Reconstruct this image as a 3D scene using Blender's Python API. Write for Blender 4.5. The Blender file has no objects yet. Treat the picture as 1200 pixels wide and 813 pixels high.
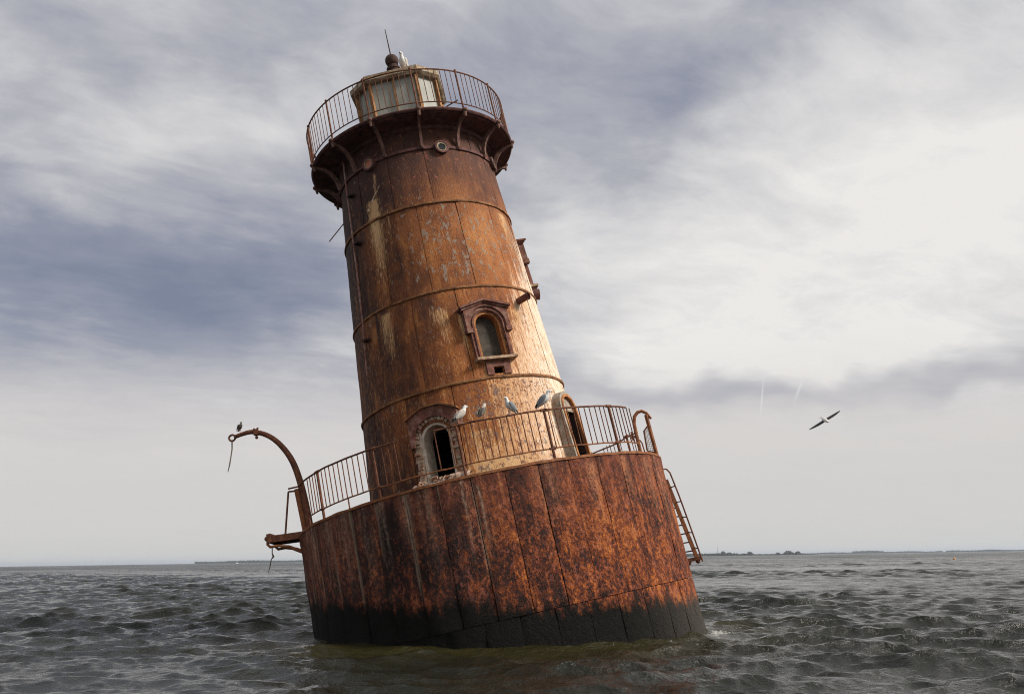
import bpy, bmesh, math, random
import numpy as np
from mathutils import Vector, Matrix, noise as mnoise

random.seed(7)
scene = bpy.context.scene
COL = scene.collection
R = math.radians

# ------------------------------------------------------------------ camera
F_PX, CAM_D, CAM_H = 1054.18, 22.469, 1.665          # focal length in photo pixels, distance, eye height
YAW, PITCH, ROLL = 0.00675, 0.23077, 0.01535
_fw = Vector((math.sin(YAW)*math.cos(PITCH), math.cos(YAW)*math.cos(PITCH), math.sin(PITCH)))
_rt = Vector((math.cos(YAW), -math.sin(YAW), 0))
_up = _rt.cross(_fw)
_c, _s = math.cos(ROLL), math.sin(ROLL)
RT, UP, FW = _c*_rt - _s*_up, _s*_rt + _c*_up, _fw
EYE = Vector((0, -CAM_D, CAM_H))
cd = bpy.data.cameras.new('camera')
cd.sensor_fit = 'HORIZONTAL'; cd.sensor_width = 36; cd.lens = 36*F_PX/1200
cd.clip_start = 0.1; cd.clip_end = 60000
cam = bpy.data.objects.new('camera', cd); COL.objects.link(cam)
cam.matrix_world = Matrix(((RT.x, UP.x, -FW.x, EYE.x), (RT.y, UP.y, -FW.y, EYE.y), (RT.z, UP.z, -FW.z, EYE.z), (0, 0, 0, 1)))
scene.camera = cam


def ray(x, y):
    """direction through a pixel of the 1200 x 813 photograph"""
    return ((x-600)/F_PX*RT + (406.5-y)/F_PX*UP + FW).normalized()


def azel(x, y):
    d = ray(x, y)
    return math.atan2(d.x, d.y), math.asin(d.z)


# ------------------------------------------------------------------ node helper
class G:
    def __init__(self, tree):
        self.t = tree; self.n = tree.nodes; self.l = tree.links

    def node(self, typ, ins=None, out=0, **props):
        nd = self.n.new(typ)
        for k, v in props.items(): setattr(nd, k, v)
        for k, v in (ins or {}).items(): self.set(nd.inputs[k], v)
        return nd.outputs[out] if len(nd.outputs) else nd

    def set(self, sock, v):
        if isinstance(v, bpy.types.NodeSocket): self.l.new(v, sock)
        elif isinstance(v, (tuple, list)) and len(v) == 3 and sock.type == 'RGBA': sock.default_value = (*v, 1)
        elif sock.type == 'RGBA' and isinstance(v, (int, float)): sock.default_value = (v, v, v, 1)
        else: sock.default_value = v

    def m(self, op, a, b=0.0, c=0.0, clamp=False):
        nd = self.n.new('ShaderNodeMath'); nd.operation = op; nd.use_clamp = clamp
        for i, v in enumerate((a, b, c)): self.set(nd.inputs[i], v)
        return nd.outputs[0]

    def add(self, a, b): return self.m('ADD', a, b)
    def sub(self, a, b): return self.m('SUBTRACT', a, b)
    def mul(self, a, b): return self.m('MULTIPLY', a, b)
    def sep(self, v):
        nd = self.n.new('ShaderNodeSeparateXYZ'); self.l.new(v, nd.inputs[0]); return nd.outputs
    def com(self, x, y, z): return self.node('ShaderNodeCombineXYZ', {0: x, 1: y, 2: z})
    def vmul(self, v, s): return self.node('ShaderNodeVectorMath', {0: v, 1: s}, operation='MULTIPLY')
    def vadd(self, v, s): return self.node('ShaderNodeVectorMath', {0: v, 1: s}, operation='ADD')

    def noise(self, v, scale=1.0, detail=4.0, rough=0.55, dist=0.0, col=False):
        return self.node('ShaderNodeTexNoise', {'Vector': v, 'Scale': scale, 'Detail': detail, 'Roughness': rough, 'Distortion': dist}, out=1 if col else 0)

    def step(self, v, a, b, to0=0.0, to1=1.0, smooth=True):
        return self.node('ShaderNodeMapRange', {0: v, 1: a, 2: b, 3: to0, 4: to1}, interpolation_type='SMOOTHSTEP' if smooth else 'LINEAR')

    def ramp(self, f, stops):
        nd = self.n.new('ShaderNodeValToRGB'); self.l.new(f, nd.inputs[0]); e = nd.color_ramp.elements
        while len(e) < len(stops): e.new(0.5)
        for el, (p, c) in zip(e, stops): el.position = p; el.color = (*c, 1)
        return nd.outputs[0]

    def mix(self, f, a, b, blend='MIX'):
        nd = self.n.new('ShaderNodeMix'); nd.data_type = 'RGBA'; nd.blend_type = blend
        self.set(nd.inputs[0], f); self.set(nd.inputs[6], a); self.set(nd.inputs[7], b)
        return nd.outputs[2]


# ------------------------------------------------------------------ sky and sun
SUN_AZ, SUN_EL = R(106), R(40)             # azimuth from +Y (view direction) towards +X (right of the picture)
world = bpy.data.worlds.new('World'); scene.world = world; world.use_nodes = True
wt = world.node_tree; wt.nodes.clear(); g = G(wt)
d = g.node('ShaderNodeTexCoord', out=0)
d = g.node('ShaderNodeVectorMath', {0: d}, operation='NORMALIZE')
dx, dy, dz = g.sep(d)
el0 = g.m('ARCSINE', dz); az0 = g.m('ARCTAN2', dx, dy)
zc = g.m('MAXIMUM', dz, 0.0)
inv = g.m('DIVIDE', 1.0, g.add(zc, 0.13))
plane = g.com(g.mul(dx, inv), g.mul(dy, inv), 0.0)             # cloud layer overhead, foreshortened towards the horizon
warp = g.noise(plane, 1.3, 2, 0.55, 0.0, col=True)
warpv = g.vmul(g.vadd(warp, (-0.5, -0.5, -0.5)), (0.42, 0.42, 0.0))
pw = g.vadd(plane, warpv)
rotp = g.node('ShaderNodeVectorRotate', {'Vector': pw, 'Angle': R(-28)}, rotation_type='Z_AXIS')
n_big = g.noise(g.vadd(rotp, (3.1, 0.4, 0)), 0.75, 2, 0.5)
n_wisp = g.noise(g.vadd(g.vmul(rotp, (1.0, 1.5, 1.0)), (1.7, 5.2, 0.3)), 2.0, 7, 0.62)
n_fine = g.noise(g.vadd(g.vmul(rotp, (1.0, 1.5, 1.0)), (7.7, 2.2, 4.3)), 5.6, 5, 0.64)
w2 = g.sep(g.noise(g.vmul(d, (1, 1, 1)), 5.5, 3, 0.6, 0.0, col=True))
azw = g.add(az0, g.mul(g.sub(w2[0], 0.5), 0.26)); elw = g.add(el0, g.mul(g.sub(w2[1], 0.5), 0.15))


def blob(px, py, sx, sy, rot=0.0, a=None, e=None):
    """soft cloud mass at a direction of the sky; sizes in photo pixels"""
    a0, e0 = azel(px, py)
    ua, ue = g.sub(a or azw, a0), g.sub(e or elw, e0)
    k = 1/F_PX; cr, sr = math.cos(R(rot)), math.sin(R(rot))
    u = g.mul(g.add(g.mul(ua, cr), g.mul(ue, sr)), 1/(sx*k)); v = g.mul(g.sub(g.mul(ue, cr), g.mul(ua, sr)), 1/(sy*k))
    return g.m('EXPONENT', g.mul(g.add(g.mul(u, u), g.mul(v, v)), -1.0))


light = g.add(0.50, g.mul(g.sub(n_big, 0.5), 0.55))
light = g.add(light, g.mul(g.sub(n_wisp, 0.5), 0.72))
light = g.add(light, g.mul(g.sub(n_fine, 0.5), 0.38))
for amp, args in ((-0.33, (40, 300, 230, 75, -8)), (-0.30, (330, 345, 190, 42, 4)), (-0.13, (640, 60, 330, 90, 6)),
                  (-0.10, (810, 95, 130, 34, 24)), (-0.12, (60, 60, 180, 60, 0)),
                  (0.26, (250, 135, 190, 45, 18)), (0.17, (150, 255, 130, 26, -14)),
                  (-0.16, (830, 40, 330, 80, 14)), (0.40, (1130, 300, 400, 150, 20)), (0.20, (760, 330, 190, 90, 12)), (0.20, (880, 405, 190, 26, 0))):
    light = g.add(light, g.mul(blob(*args), amp))
light = g.sub(light, g.mul(g.add(blob(860, 452, 260, 20, 0), g.mul(blob(1180, 448, 190, 18, 0), 0.9)), 0.48))
# clouds are brighter towards the veiled sun
sdir = (math.sin(SUN_AZ)*math.cos(SUN_EL), math.cos(SUN_AZ)*math.cos(SUN_EL), math.sin(SUN_EL))
sd = g.node('ShaderNodeVectorMath', {0: d, 1: sdir}, out=1, operation='DOT_PRODUCT')
glow = g.m('POWER', g.m('MAXIMUM', g.add(g.mul(sd, 0.5), 0.5), 0.0), 3.0)
light = g.add(light, g.mul(glow, 0.42))
cloud = g.ramp(light, [(0.0, (0.205, 0.225, 0.30)), (0.28, (0.30, 0.315, 0.39)), (0.5, (0.45, 0.455, 0.50)), (0.72, (0.66, 0.655, 0.665)), (1.0, (0.86, 0.835, 0.81))])
low = g.ramp(g.step(el0, 0.0, 0.30, smooth=False), [(0.0, (0.645, 0.64, 0.62)), (0.25, (0.66, 0.64, 0.625)), (0.55, (0.71, 0.675, 0.655)), (1.0, (0.66, 0.65, 0.66))])
lowband = g.mix(g.mul(g.sub(n_wisp, 0.42), 0.5), low, (0.55, 0.57, 0.60))
cloud = g.mix(g.step(g.add(el0, g.mul(g.sub(n_wisp, 0.5), 0.10)), 0.10, 0.24), lowband, cloud)
# thin contrail scraps
for args in ((893, 464, 0.9, 20, -9), (936, 457, 1.4, 10, -24)):
    cloud = g.mix(g.mul(blob(*args, a=az0, e=el0), 0.45), cloud, (0.85, 0.84, 0.83))
sky = g.node('ShaderNodeTexSky', sky_type='NISHITA', sun_disc=False, sun_elevation=SUN_EL, sun_rotation=SUN_AZ, air_density=1.0, dust_density=1.5)
skyc = g.vmul(sky, (0.10, 0.10, 0.10))
veil = g.step(light, -0.1, 0.5, 0.80, 0.97)
final = g.mix(veil, skyc, cloud)
bg = g.node('ShaderNodeBackground', {'Color': final, 'Strength': 1.0})
g.node('ShaderNodeOutputWorld', {'Surface': bg})
world.cycles.sampling_method = 'MANUAL'; world.cycles.sample_map_resolution = 512

sl = bpy.data.lights.new('sun', 'SUN'); sl.energy = 4.3; sl.angle = R(14); sl.color = (1.0, 0.94, 0.85)
sun = bpy.data.objects.new('sun', sl); COL.objects.link(sun)
sun.rotation_euler = Vector(sdir).to_track_quat('Z', 'Y').to_euler()
sun.location = (30, -10, 40)
vs = scene.view_settings
vs.view_transform = 'Standard'; vs.look = 'None'; vs.gamma = 1; vs.exposure = 0.0; vs.use_curve_mapping = False
scene.cycles.use_denoising = True; scene.cycles.denoising_prefilter = 'NONE'; scene.cycles.filter_width = 1.05
scene.cycles.max_bounces = 6; scene.cycles.volume_bounces = 0

# ------------------------------------------------------------------ lighthouse frame (it leans)
LX, LY = -0.200354, 0.060825
AX = Vector((math.sin(LX)*math.cos(LY), math.sin(LY), math.cos(LX)*math.cos(LY)))
EX = Vector((0, 1, 0)).cross(AX).normalized(); EY = AX.cross(EX)
ML = Matrix(((EX.x, EY.x, AX.x, 0), (EX.y, EY.y, AX.y, 0), (EX.z, EY.z, AX.z, 0), (0, 0, 0, 1)))
MLI = ML.inverted()
TB = (2.132-2.593)/(11.891-5.547); TA = 2.593 - TB*5.547
Rt = lambda z: TA + TB*z                      # tower radius at height z along its axis
RC = 4.5                                      # caisson radius
ZR = 3.107                                    # caisson rim
TA_ = lambda a: (math.cos(R(a)), math.sin(R(a)))


def P(a, r, z):
    return Vector((r*math.cos(R(a)), r*math.sin(R(a)), z))


def on_plane(x, y, Y):
    """photo pixel -> lighthouse-local point on the upright plane y = Y"""
    o = MLI @ EYE; dd = MLI.to_3x3() @ ray(x, y)
    t = (Y-o.y)/dd.y
    return o + t*dd


def to_px(p):
    v = p - EYE; z = v.dot(FW)
    return 600 + F_PX*v.dot(RT)/z, 406.5 - F_PX*v.dot(UP)/z


def ring_angle(px, r, z):
    """angle on the near half of a ring whose picture has that x"""
    best = min((abs(to_px(ML @ P(a/10, r, z))[0]-px), a/10) for a in range(-1700, -100))
    return best[1]


# ------------------------------------------------------------------ mesh helpers
class MB:
    def __init__(self): self.v = []; self.f = []

    def quadgrid(self, rows, closed_u=False, closed_v=False):
        base = len(self.v); nr, nc = len(rows), len(rows[0])
        for r in rows: self.v += [tuple(p) for p in r]
        for i in range(nr if closed_v else nr-1):
            for j in range(nc if closed_u else nc-1):
                a, b = i, (i+1) % nr; c, dd = j, (j+1) % nc
                self.f.append((base+a*nc+c, base+a*nc+dd, base+b*nc+dd, base+b*nc+c))
        return base

    def box(self, c, s, M=None):
        b = len(self.v)
        for z in (-1, 1):
            for y in (-1, 1):
                for x in (-1, 1):
                    p = Vector((x*s[0]/2, y*s[1]/2, z*s[2]/2))
                    p = (M @ p if M else p) + Vector(c)
                    self.v.append(tuple(p))
        for f in ((0, 2, 3, 1), (4, 5, 7, 6), (0, 1, 5, 4), (2, 6, 7, 3), (0, 4, 6, 2), (1, 3, 7, 5)):
            self.f.append(tuple(b+i for i in f))

    def hexa(self, pts):
        """8 corners: bottom 4 in order, top 4 in the same order"""
        b = len(self.v); self.v += [tuple(p) for p in pts]
        for f in ((3, 2, 1, 0), (4, 5, 6, 7), (0, 1, 5, 4), (1, 2, 6, 5), (2, 3, 7, 6), (3, 0, 4, 7)):
            self.f.append(tuple(b+i for i in f))

    def tube(self, path, r, n=8, caps=True, closed=False):
        path = [Vector(p) for p in path]; m = len(path)
        rr = r if isinstance(r, (list, tuple)) else [r]*m
        rows = []; u = None
        for i, p in enumerate(path):
            if closed: t = path[(i+1) % m]-path[i-1]
            else: t = path[min(i+1, m-1)]-path[max(i-1, 0)]
            t.normalize()
            if u is None:
                u = t.orthogonal().normalized()
            u = (u - t*u.dot(t)).normalized(); w = t.cross(u)
            rows.append([p + rr[i]*(math.cos(2*math.pi*k/n)*u + math.sin(2*math.pi*k/n)*w) for k in range(n)])
        b = self.quadgrid(rows, closed_u=True, closed_v=closed)
        if caps and not closed:
            self.f.append(tuple(b+k for k in reversed(range(n)))); e = b+(m-1)*n
            self.f.append(tuple(e+k for k in range(n)))

    def bar(self, a, b, w, h, up=(0, 0, 1)):
        a, b = Vector(a), Vector(b); t = (b-a).normalized(); up = Vector(up)
        s = t.cross(up).normalized(); u = s.cross(t)
        o = [(-w/2, -h/2), (w/2, -h/2), (w/2, h/2), (-w/2, h/2)]
        self.hexa([a+s*x+u*y for x, y in o]+[b+s*x+u*y for x, y in o])

    def lathe(self, prof, n=64, a0=0.0, a1=360.0):
        full = abs(a1-a0) >= 359.9
        ang = [a0+(a1-a0)*k/n for k in range(n if full else n+1)]
        self.quadgrid([[P(a, max(r, 1e-4), z) for a in ang] for r, z in prof], closed_u=full)

    def ball(self, c, r, n=14, m=9, s=(1, 1, 1)):
        c = Vector(c); rows = []
        for i in range(m+1):
            t = math.pi*i/m - math.pi/2
            rr = max(math.cos(t), 1e-3)
            rows.append([c+Vector((r*s[0]*rr*math.cos(2*math.pi*k/n), r*s[1]*rr*math.sin(2*math.pi*k/n), r*s[2]*math.sin(t))) for k in range(n)])
        self.quadgrid(rows, closed_u=True)

    def mesh(self, name, mat, smooth=35):
        me = bpy.data.meshes.new(name); me.from_pydata(self.v, [], self.f)
        bm = bmesh.new(); bm.from_mesh(me); bmesh.ops.recalc_face_normals(bm, faces=bm.faces); bm.to_mesh(me); bm.free()
        if smooth:
            me.polygons.foreach_set('use_smooth', [True]*len(me.polygons)); me.set_sharp_from_angle(angle=R(smooth))
        if mat: me.materials.append(mat)
        return me

    def build(self, name, mat, parent=None, smooth=35):
        return link(name, self.mesh(name, mat, smooth), parent)


def link(name, me, parent=None, rz=0.0):
    o = bpy.data.objects.new(name, me); COL.objects.link(o); o.parent = parent
    if rz: o.rotation_euler.z = rz
    return o


def tag(o, label=None, cat=None, group=None, kind=None):
    for k, v in (('label', label), ('category', cat), ('group', group), ('kind', kind)):
        if v: o[k] = v
    return o


def empty(name, M, parent=None):
    o = bpy.data.objects.new(name, None); COL.objects.link(o); o.parent = parent
    if M is not None: o.matrix_world = M
    o.empty_display_size = 0.3
    return o


def boolean(o, cutters):
    for c in cutters:
        m = o.modifiers.new('cut', 'BOOLEAN'); m.object = c; m.operation = 'DIFFERENCE'; m.solver = 'EXACT'
    dg = bpy.context.evaluated_depsgraph_get(); dg.update()
    me = bpy.data.meshes.new_from_object(o.evaluated_get(dg))
    o.modifiers.clear(); o.data = me
    me.set_sharp_from_angle(angle=R(35))


# ------------------------------------------------------------------ materials
def new_mat(name):
    m = bpy.data.materials.new(name); m.use_nodes = True; m.node_tree.nodes.clear()
    return m, G(m.node_tree)


def finish(g, col, rough, height=None, bump=0.3, dist=0.02, metal=0.0, spec=0.4):
    ins = {'Base Color': col, 'Roughness': rough, 'Metallic': metal, 'Specular IOR Level': spec}
    if height is not None:
        ins['Normal'] = g.node('ShaderNodeBump', {'Strength': bump, 'Distance': dist, 'Height': height})
    b = g.node('ShaderNodeBsdfPrincipled', ins)
    g.node('ShaderNodeOutputMaterial', {'Surface': b})


def cyl_coords(g, radius):
    o = g.node('ShaderNodeTexCoord', out=3)
    x, y, z = g.sep(o)
    ang = g.m('ARCTAN2', y, x)
    rnd = g.node('ShaderNodeObjectInfo', out=5)
    return o, g.com(g.mul(ang, radius), 0.0, z), ang, z, rnd


def streak(g, ang, z, wob, a, zt, zb, w):
    """a run of wash or rust below a fixture: sharp at its head, fading down"""
    u = g.mul(g.sub(g.add(ang, wob), R(a)), 1/R(w))
    gx = g.m('EXPONENT', g.mul(g.mul(u, u), -1.0))
    return g.mul(gx, g.mul(g.step(z, zt+0.06, zt-0.10), g.step(z, zb, zt)))


def mat_tower():
    m, g = new_mat('rusted_tower_iron')
    o, v, ang, z, rnd = cyl_coords(g, 2.4)
    v = g.vadd(v, g.com(g.mul(rnd, 3.0), g.mul(rnd, 9.0), 0.0))
    big = g.noise(g.vmul(v, (0.8, 1, 0.42)), 1.0, 5, 0.55, 0.3)
    stB = g.noise(g.vmul(v, (5.0, 1, 0.38)), 1.0, 6, 0.6, 0.15)
    stA = g.noise(g.vmul(v, (24.0, 1, 1.5)), 1.0, 5, 0.65, 0.2)
    grit = g.noise(g.vmul(v, (34, 1, 17)), 1.0, 5, 0.7)
    dash = g.noise(g.vmul(v, (46, 1, 7)), 1.0, 3, 0.6)
    mot = g.noise(g.vadd(g.vmul(v, (3.4, 1, 2.2)), (9, 4, 2)), 1.0, 8, 0.68, 0.5)
    t = g.add(g.add(g.mul(big, 0.42), g.mul(stB, 0.20)), g.add(g.mul(stA, 0.12), g.add(g.mul(mot, 0.34), g.mul(rnd, 0.05))))
    side = g.step(ang, R(-155), R(-62))                      # shaded left painted darker, sunlit right lighter, in the rust tone
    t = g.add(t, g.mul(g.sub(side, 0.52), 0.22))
    upz = g.step(z, 9.2, 11.9)  # dark maroon rust at the top, with gallery shade put into its colour
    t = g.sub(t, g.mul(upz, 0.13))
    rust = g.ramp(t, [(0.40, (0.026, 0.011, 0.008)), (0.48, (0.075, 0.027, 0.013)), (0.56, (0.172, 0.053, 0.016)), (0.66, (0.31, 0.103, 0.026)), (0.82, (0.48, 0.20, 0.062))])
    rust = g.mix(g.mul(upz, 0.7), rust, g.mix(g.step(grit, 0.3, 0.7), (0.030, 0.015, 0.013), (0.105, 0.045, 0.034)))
    # vertical ochre runs and fine light dashes
    rust = g.mix(g.mul(g.step(g.add(g.mul(stB, 0.6), g.mul(mot, 0.4)), 0.52, 0.68), g.mul(g.sub(1.0, upz), 0.5)), rust, (0.46, 0.195, 0.055))
    rust = g.mix(g.mul(g.step(dash, 0.575, 0.65), g.mul(g.sub(1.0, g.mul(upz, 0.75)), g.step(big, 0.35, 0.6, 0.12, 0.45))), rust, (0.60, 0.345, 0.165))
    rust = g.mix(g.mul(g.step(grit, 0.47, 0.36), 0.72), rust, (0.045, 0.018, 0.011))
    # cream paint that survives low down on the right-hand side
    w_paint = g.mul(g.step(g.sub(ang, g.step(z, 5.0, 10.8, R(-100), R(-22), smooth=False)), R(-14), R(62)), g.step(z, 11.6, 9.4))
    w_paint = g.add(w_paint, g.mul(g.mul(g.step(ang, R(-100), R(-84)), g.step(z, 4.3, 3.3)), 0.85))
    pm = g.add(g.add(g.mul(stA, 0.35), g.mul(stB, 0.55)), g.mul(big, 0.25))
    pm = g.step(g.add(g.add(pm, g.mul(g.sub(dash, 0.5), 0.35)), g.mul(w_paint, 0.50)), 0.74, 0.94)
    cream = g.mix(g.step(g.add(g.add(ang, g.mul(stA, 0.9)), g.mul(z, -0.05)), R(-62), R(-12)), g.mix(g.step(dash, 0.35, 0.65), (0.46, 0.185, 0.058), (0.70, 0.42, 0.21)), g.mix(g.step(dash, 0.35, 0.65), (0.68, 0.46, 0.27), (0.85, 0.77, 0.67)))
    cream = g.mix(g.mul(g.step(g.add(g.mul(stA, 0.5), g.mul(mot, 0.5)), 0.48, 0.40), 0.65), cream, (0.24, 0.10, 0.035))
    rust = g.mix(g.mul(pm, 0.92), rust, cream)
    # runs under the fittings
    wob = g.mul(g.sub(g.noise(g.vmul(v, (2.0, 1, 1.1)), 1.0, 4, 0.6), 0.5), 0.11)
    runs = None
    for a, zt, zb, w, k in ((-81.0, 7.30, 5.5, 1.7, 1.35), (-76.0, 3.72, 2.3, 20.0, 1.25), (-91.0, 7.5, 5.6, 4.0, 0.8), (-118.0, 11.6, 8.9, 1.8, 0.7), (-122.0, 10.9, 6.6, 6.5, 1.05), (-113.0, 10.5, 8.2, 2.2, 0.55),
                            (-46.0, 7.35, 5.7, 5.0, 0.8), (-33.0, 7.9, 5.6, 5.0, 0.75), (-28.0, 10.2, 8.0, 7.0, 0.85), (-37.5, 11.7, 11.0, 1.2, 0.7),
                            (-95.0, 7.6, 6.2, 3.0, 0.5), (-124.0, 7.8, 5.4, 5.0, 0.85), (-143.0, 11.6, 9.0, 3.0, 0.45), (-87.5, 6.9, 5.6, 3.2, 0.45), (-68, 5.4, 3.4, 8, 0.5), (-84, 4.4, 3.2, 9, 0.7)):
        s = g.mul(streak(g, ang, z, wob, a, zt, zb, w), k)
        runs = s if runs is None else g.m('MAXIMUM', runs, s)
    runs = g.step(g.add(g.mul(runs, 0.62), g.add(g.mul(g.sub(stA, 0.5), 0.9), g.mul(g.sub(dash, 0.5), 0.9))), 0.20, 0.66)
    rust = g.mix(runs, rust, g.mix(stB, (0.50, 0.25, 0.085), (0.72, 0.50, 0.28)))
    dr = g.m('MAXIMUM', streak(g, ang, z, wob, -42.0, 7.45, 6.6, 1.5), streak(g, ang, z, wob, -71.0, 5.3, 3.2, 3.0))
    rust = g.mix(g.mul(dr, g.mul(g.step(grit, 0.35, 0.6), 0.75)), rust, (0.10, 0.04, 0.022))
    # flakes: bare grey metal, red lead
    fl = g.noise(g.vmul(v, (7.5, 1, 4.6)), 1.0, 6, 0.72, 0.4)
    flw = g.mul(g.step(ang, R(-125), R(-85)), g.mul(g.step(z, 7.7, 8.6), g.step(z, 10.9, 9.6)))
    fm = g.step(g.add(fl, g.mul(flw, 0.09)), 0.635, 0.66)
    rust = g.mix(g.mul(fm, 0.75), rust, (0.27, 0.225, 0.18))
    fr = g.noise(g.vadd(g.vmul(v, (6.5, 1, 4.2)), (30, 2, 11)), 1.0, 6, 0.72, 0.4)
    frm = g.step(g.add(fr, g.mul(upz, 0.05)), 0.655, 0.675)
    rust = g.mix(g.mul(frm, 0.8), rust, (0.30, 0.10, 0.062))
    fd = g.noise(g.vadd(g.vmul(v, (8, 1, 5.5)), (50, 5, 31)), 1.0, 7, 0.75, 0.3)
    fdw = g.mul(g.step(ang, R(-96), R(-80)), g.mul(g.step(z, 5.75, 5.3), g.step(ang, R(-25), R(-50))))
    rust = g.mix(g.mul(g.step(g.add(fd, g.mul(fdw, 0.075)), 0.62, 0.645), 0.8), rust, g.mix(g.step(mot, 0.45, 0.55), (0.13, 0.04, 0.03), (0.15, 0.12, 0.115)))
    spk = g.noise(g.vadd(g.vmul(v, (22, 1, 20)), (1, 8, 17)), 1.0, 2, 0.6)
    rust = g.mix(g.mul(g.step(g.add(spk, g.mul(g.mul(fdw, g.step(z, 4.6, 5.3)), 0.10)), 0.66, 0.70), 0.8), rust, (0.11, 0.035, 0.025))
    pit = g.noise(g.vadd(g.vmul(v, (30, 1, 24)), (11, 3, 7)), 1.0, 3, 0.7)
    rust = g.mix(g.mul(g.step(pit, 0.66, 0.72), 0.7), rust, (0.035, 0.016, 0.011))
    hgt = g.add(g.add(g.mul(grit, 0.5), g.mul(fl, 0.5)), g.add(g.mul(stA, 0.3), g.mul(big, 1.0)))
    hgt = g.sub(g.add(hgt, g.mul(fm, 0.12)), g.mul(g.step(pit, 0.66, 0.72), 0.2))
    finish(g, rust, g.step(grit, 0.3, 0.7, 0.62, 0.9), hgt, 0.8, 0.035, 0.0, 0.25)
    return m


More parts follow.
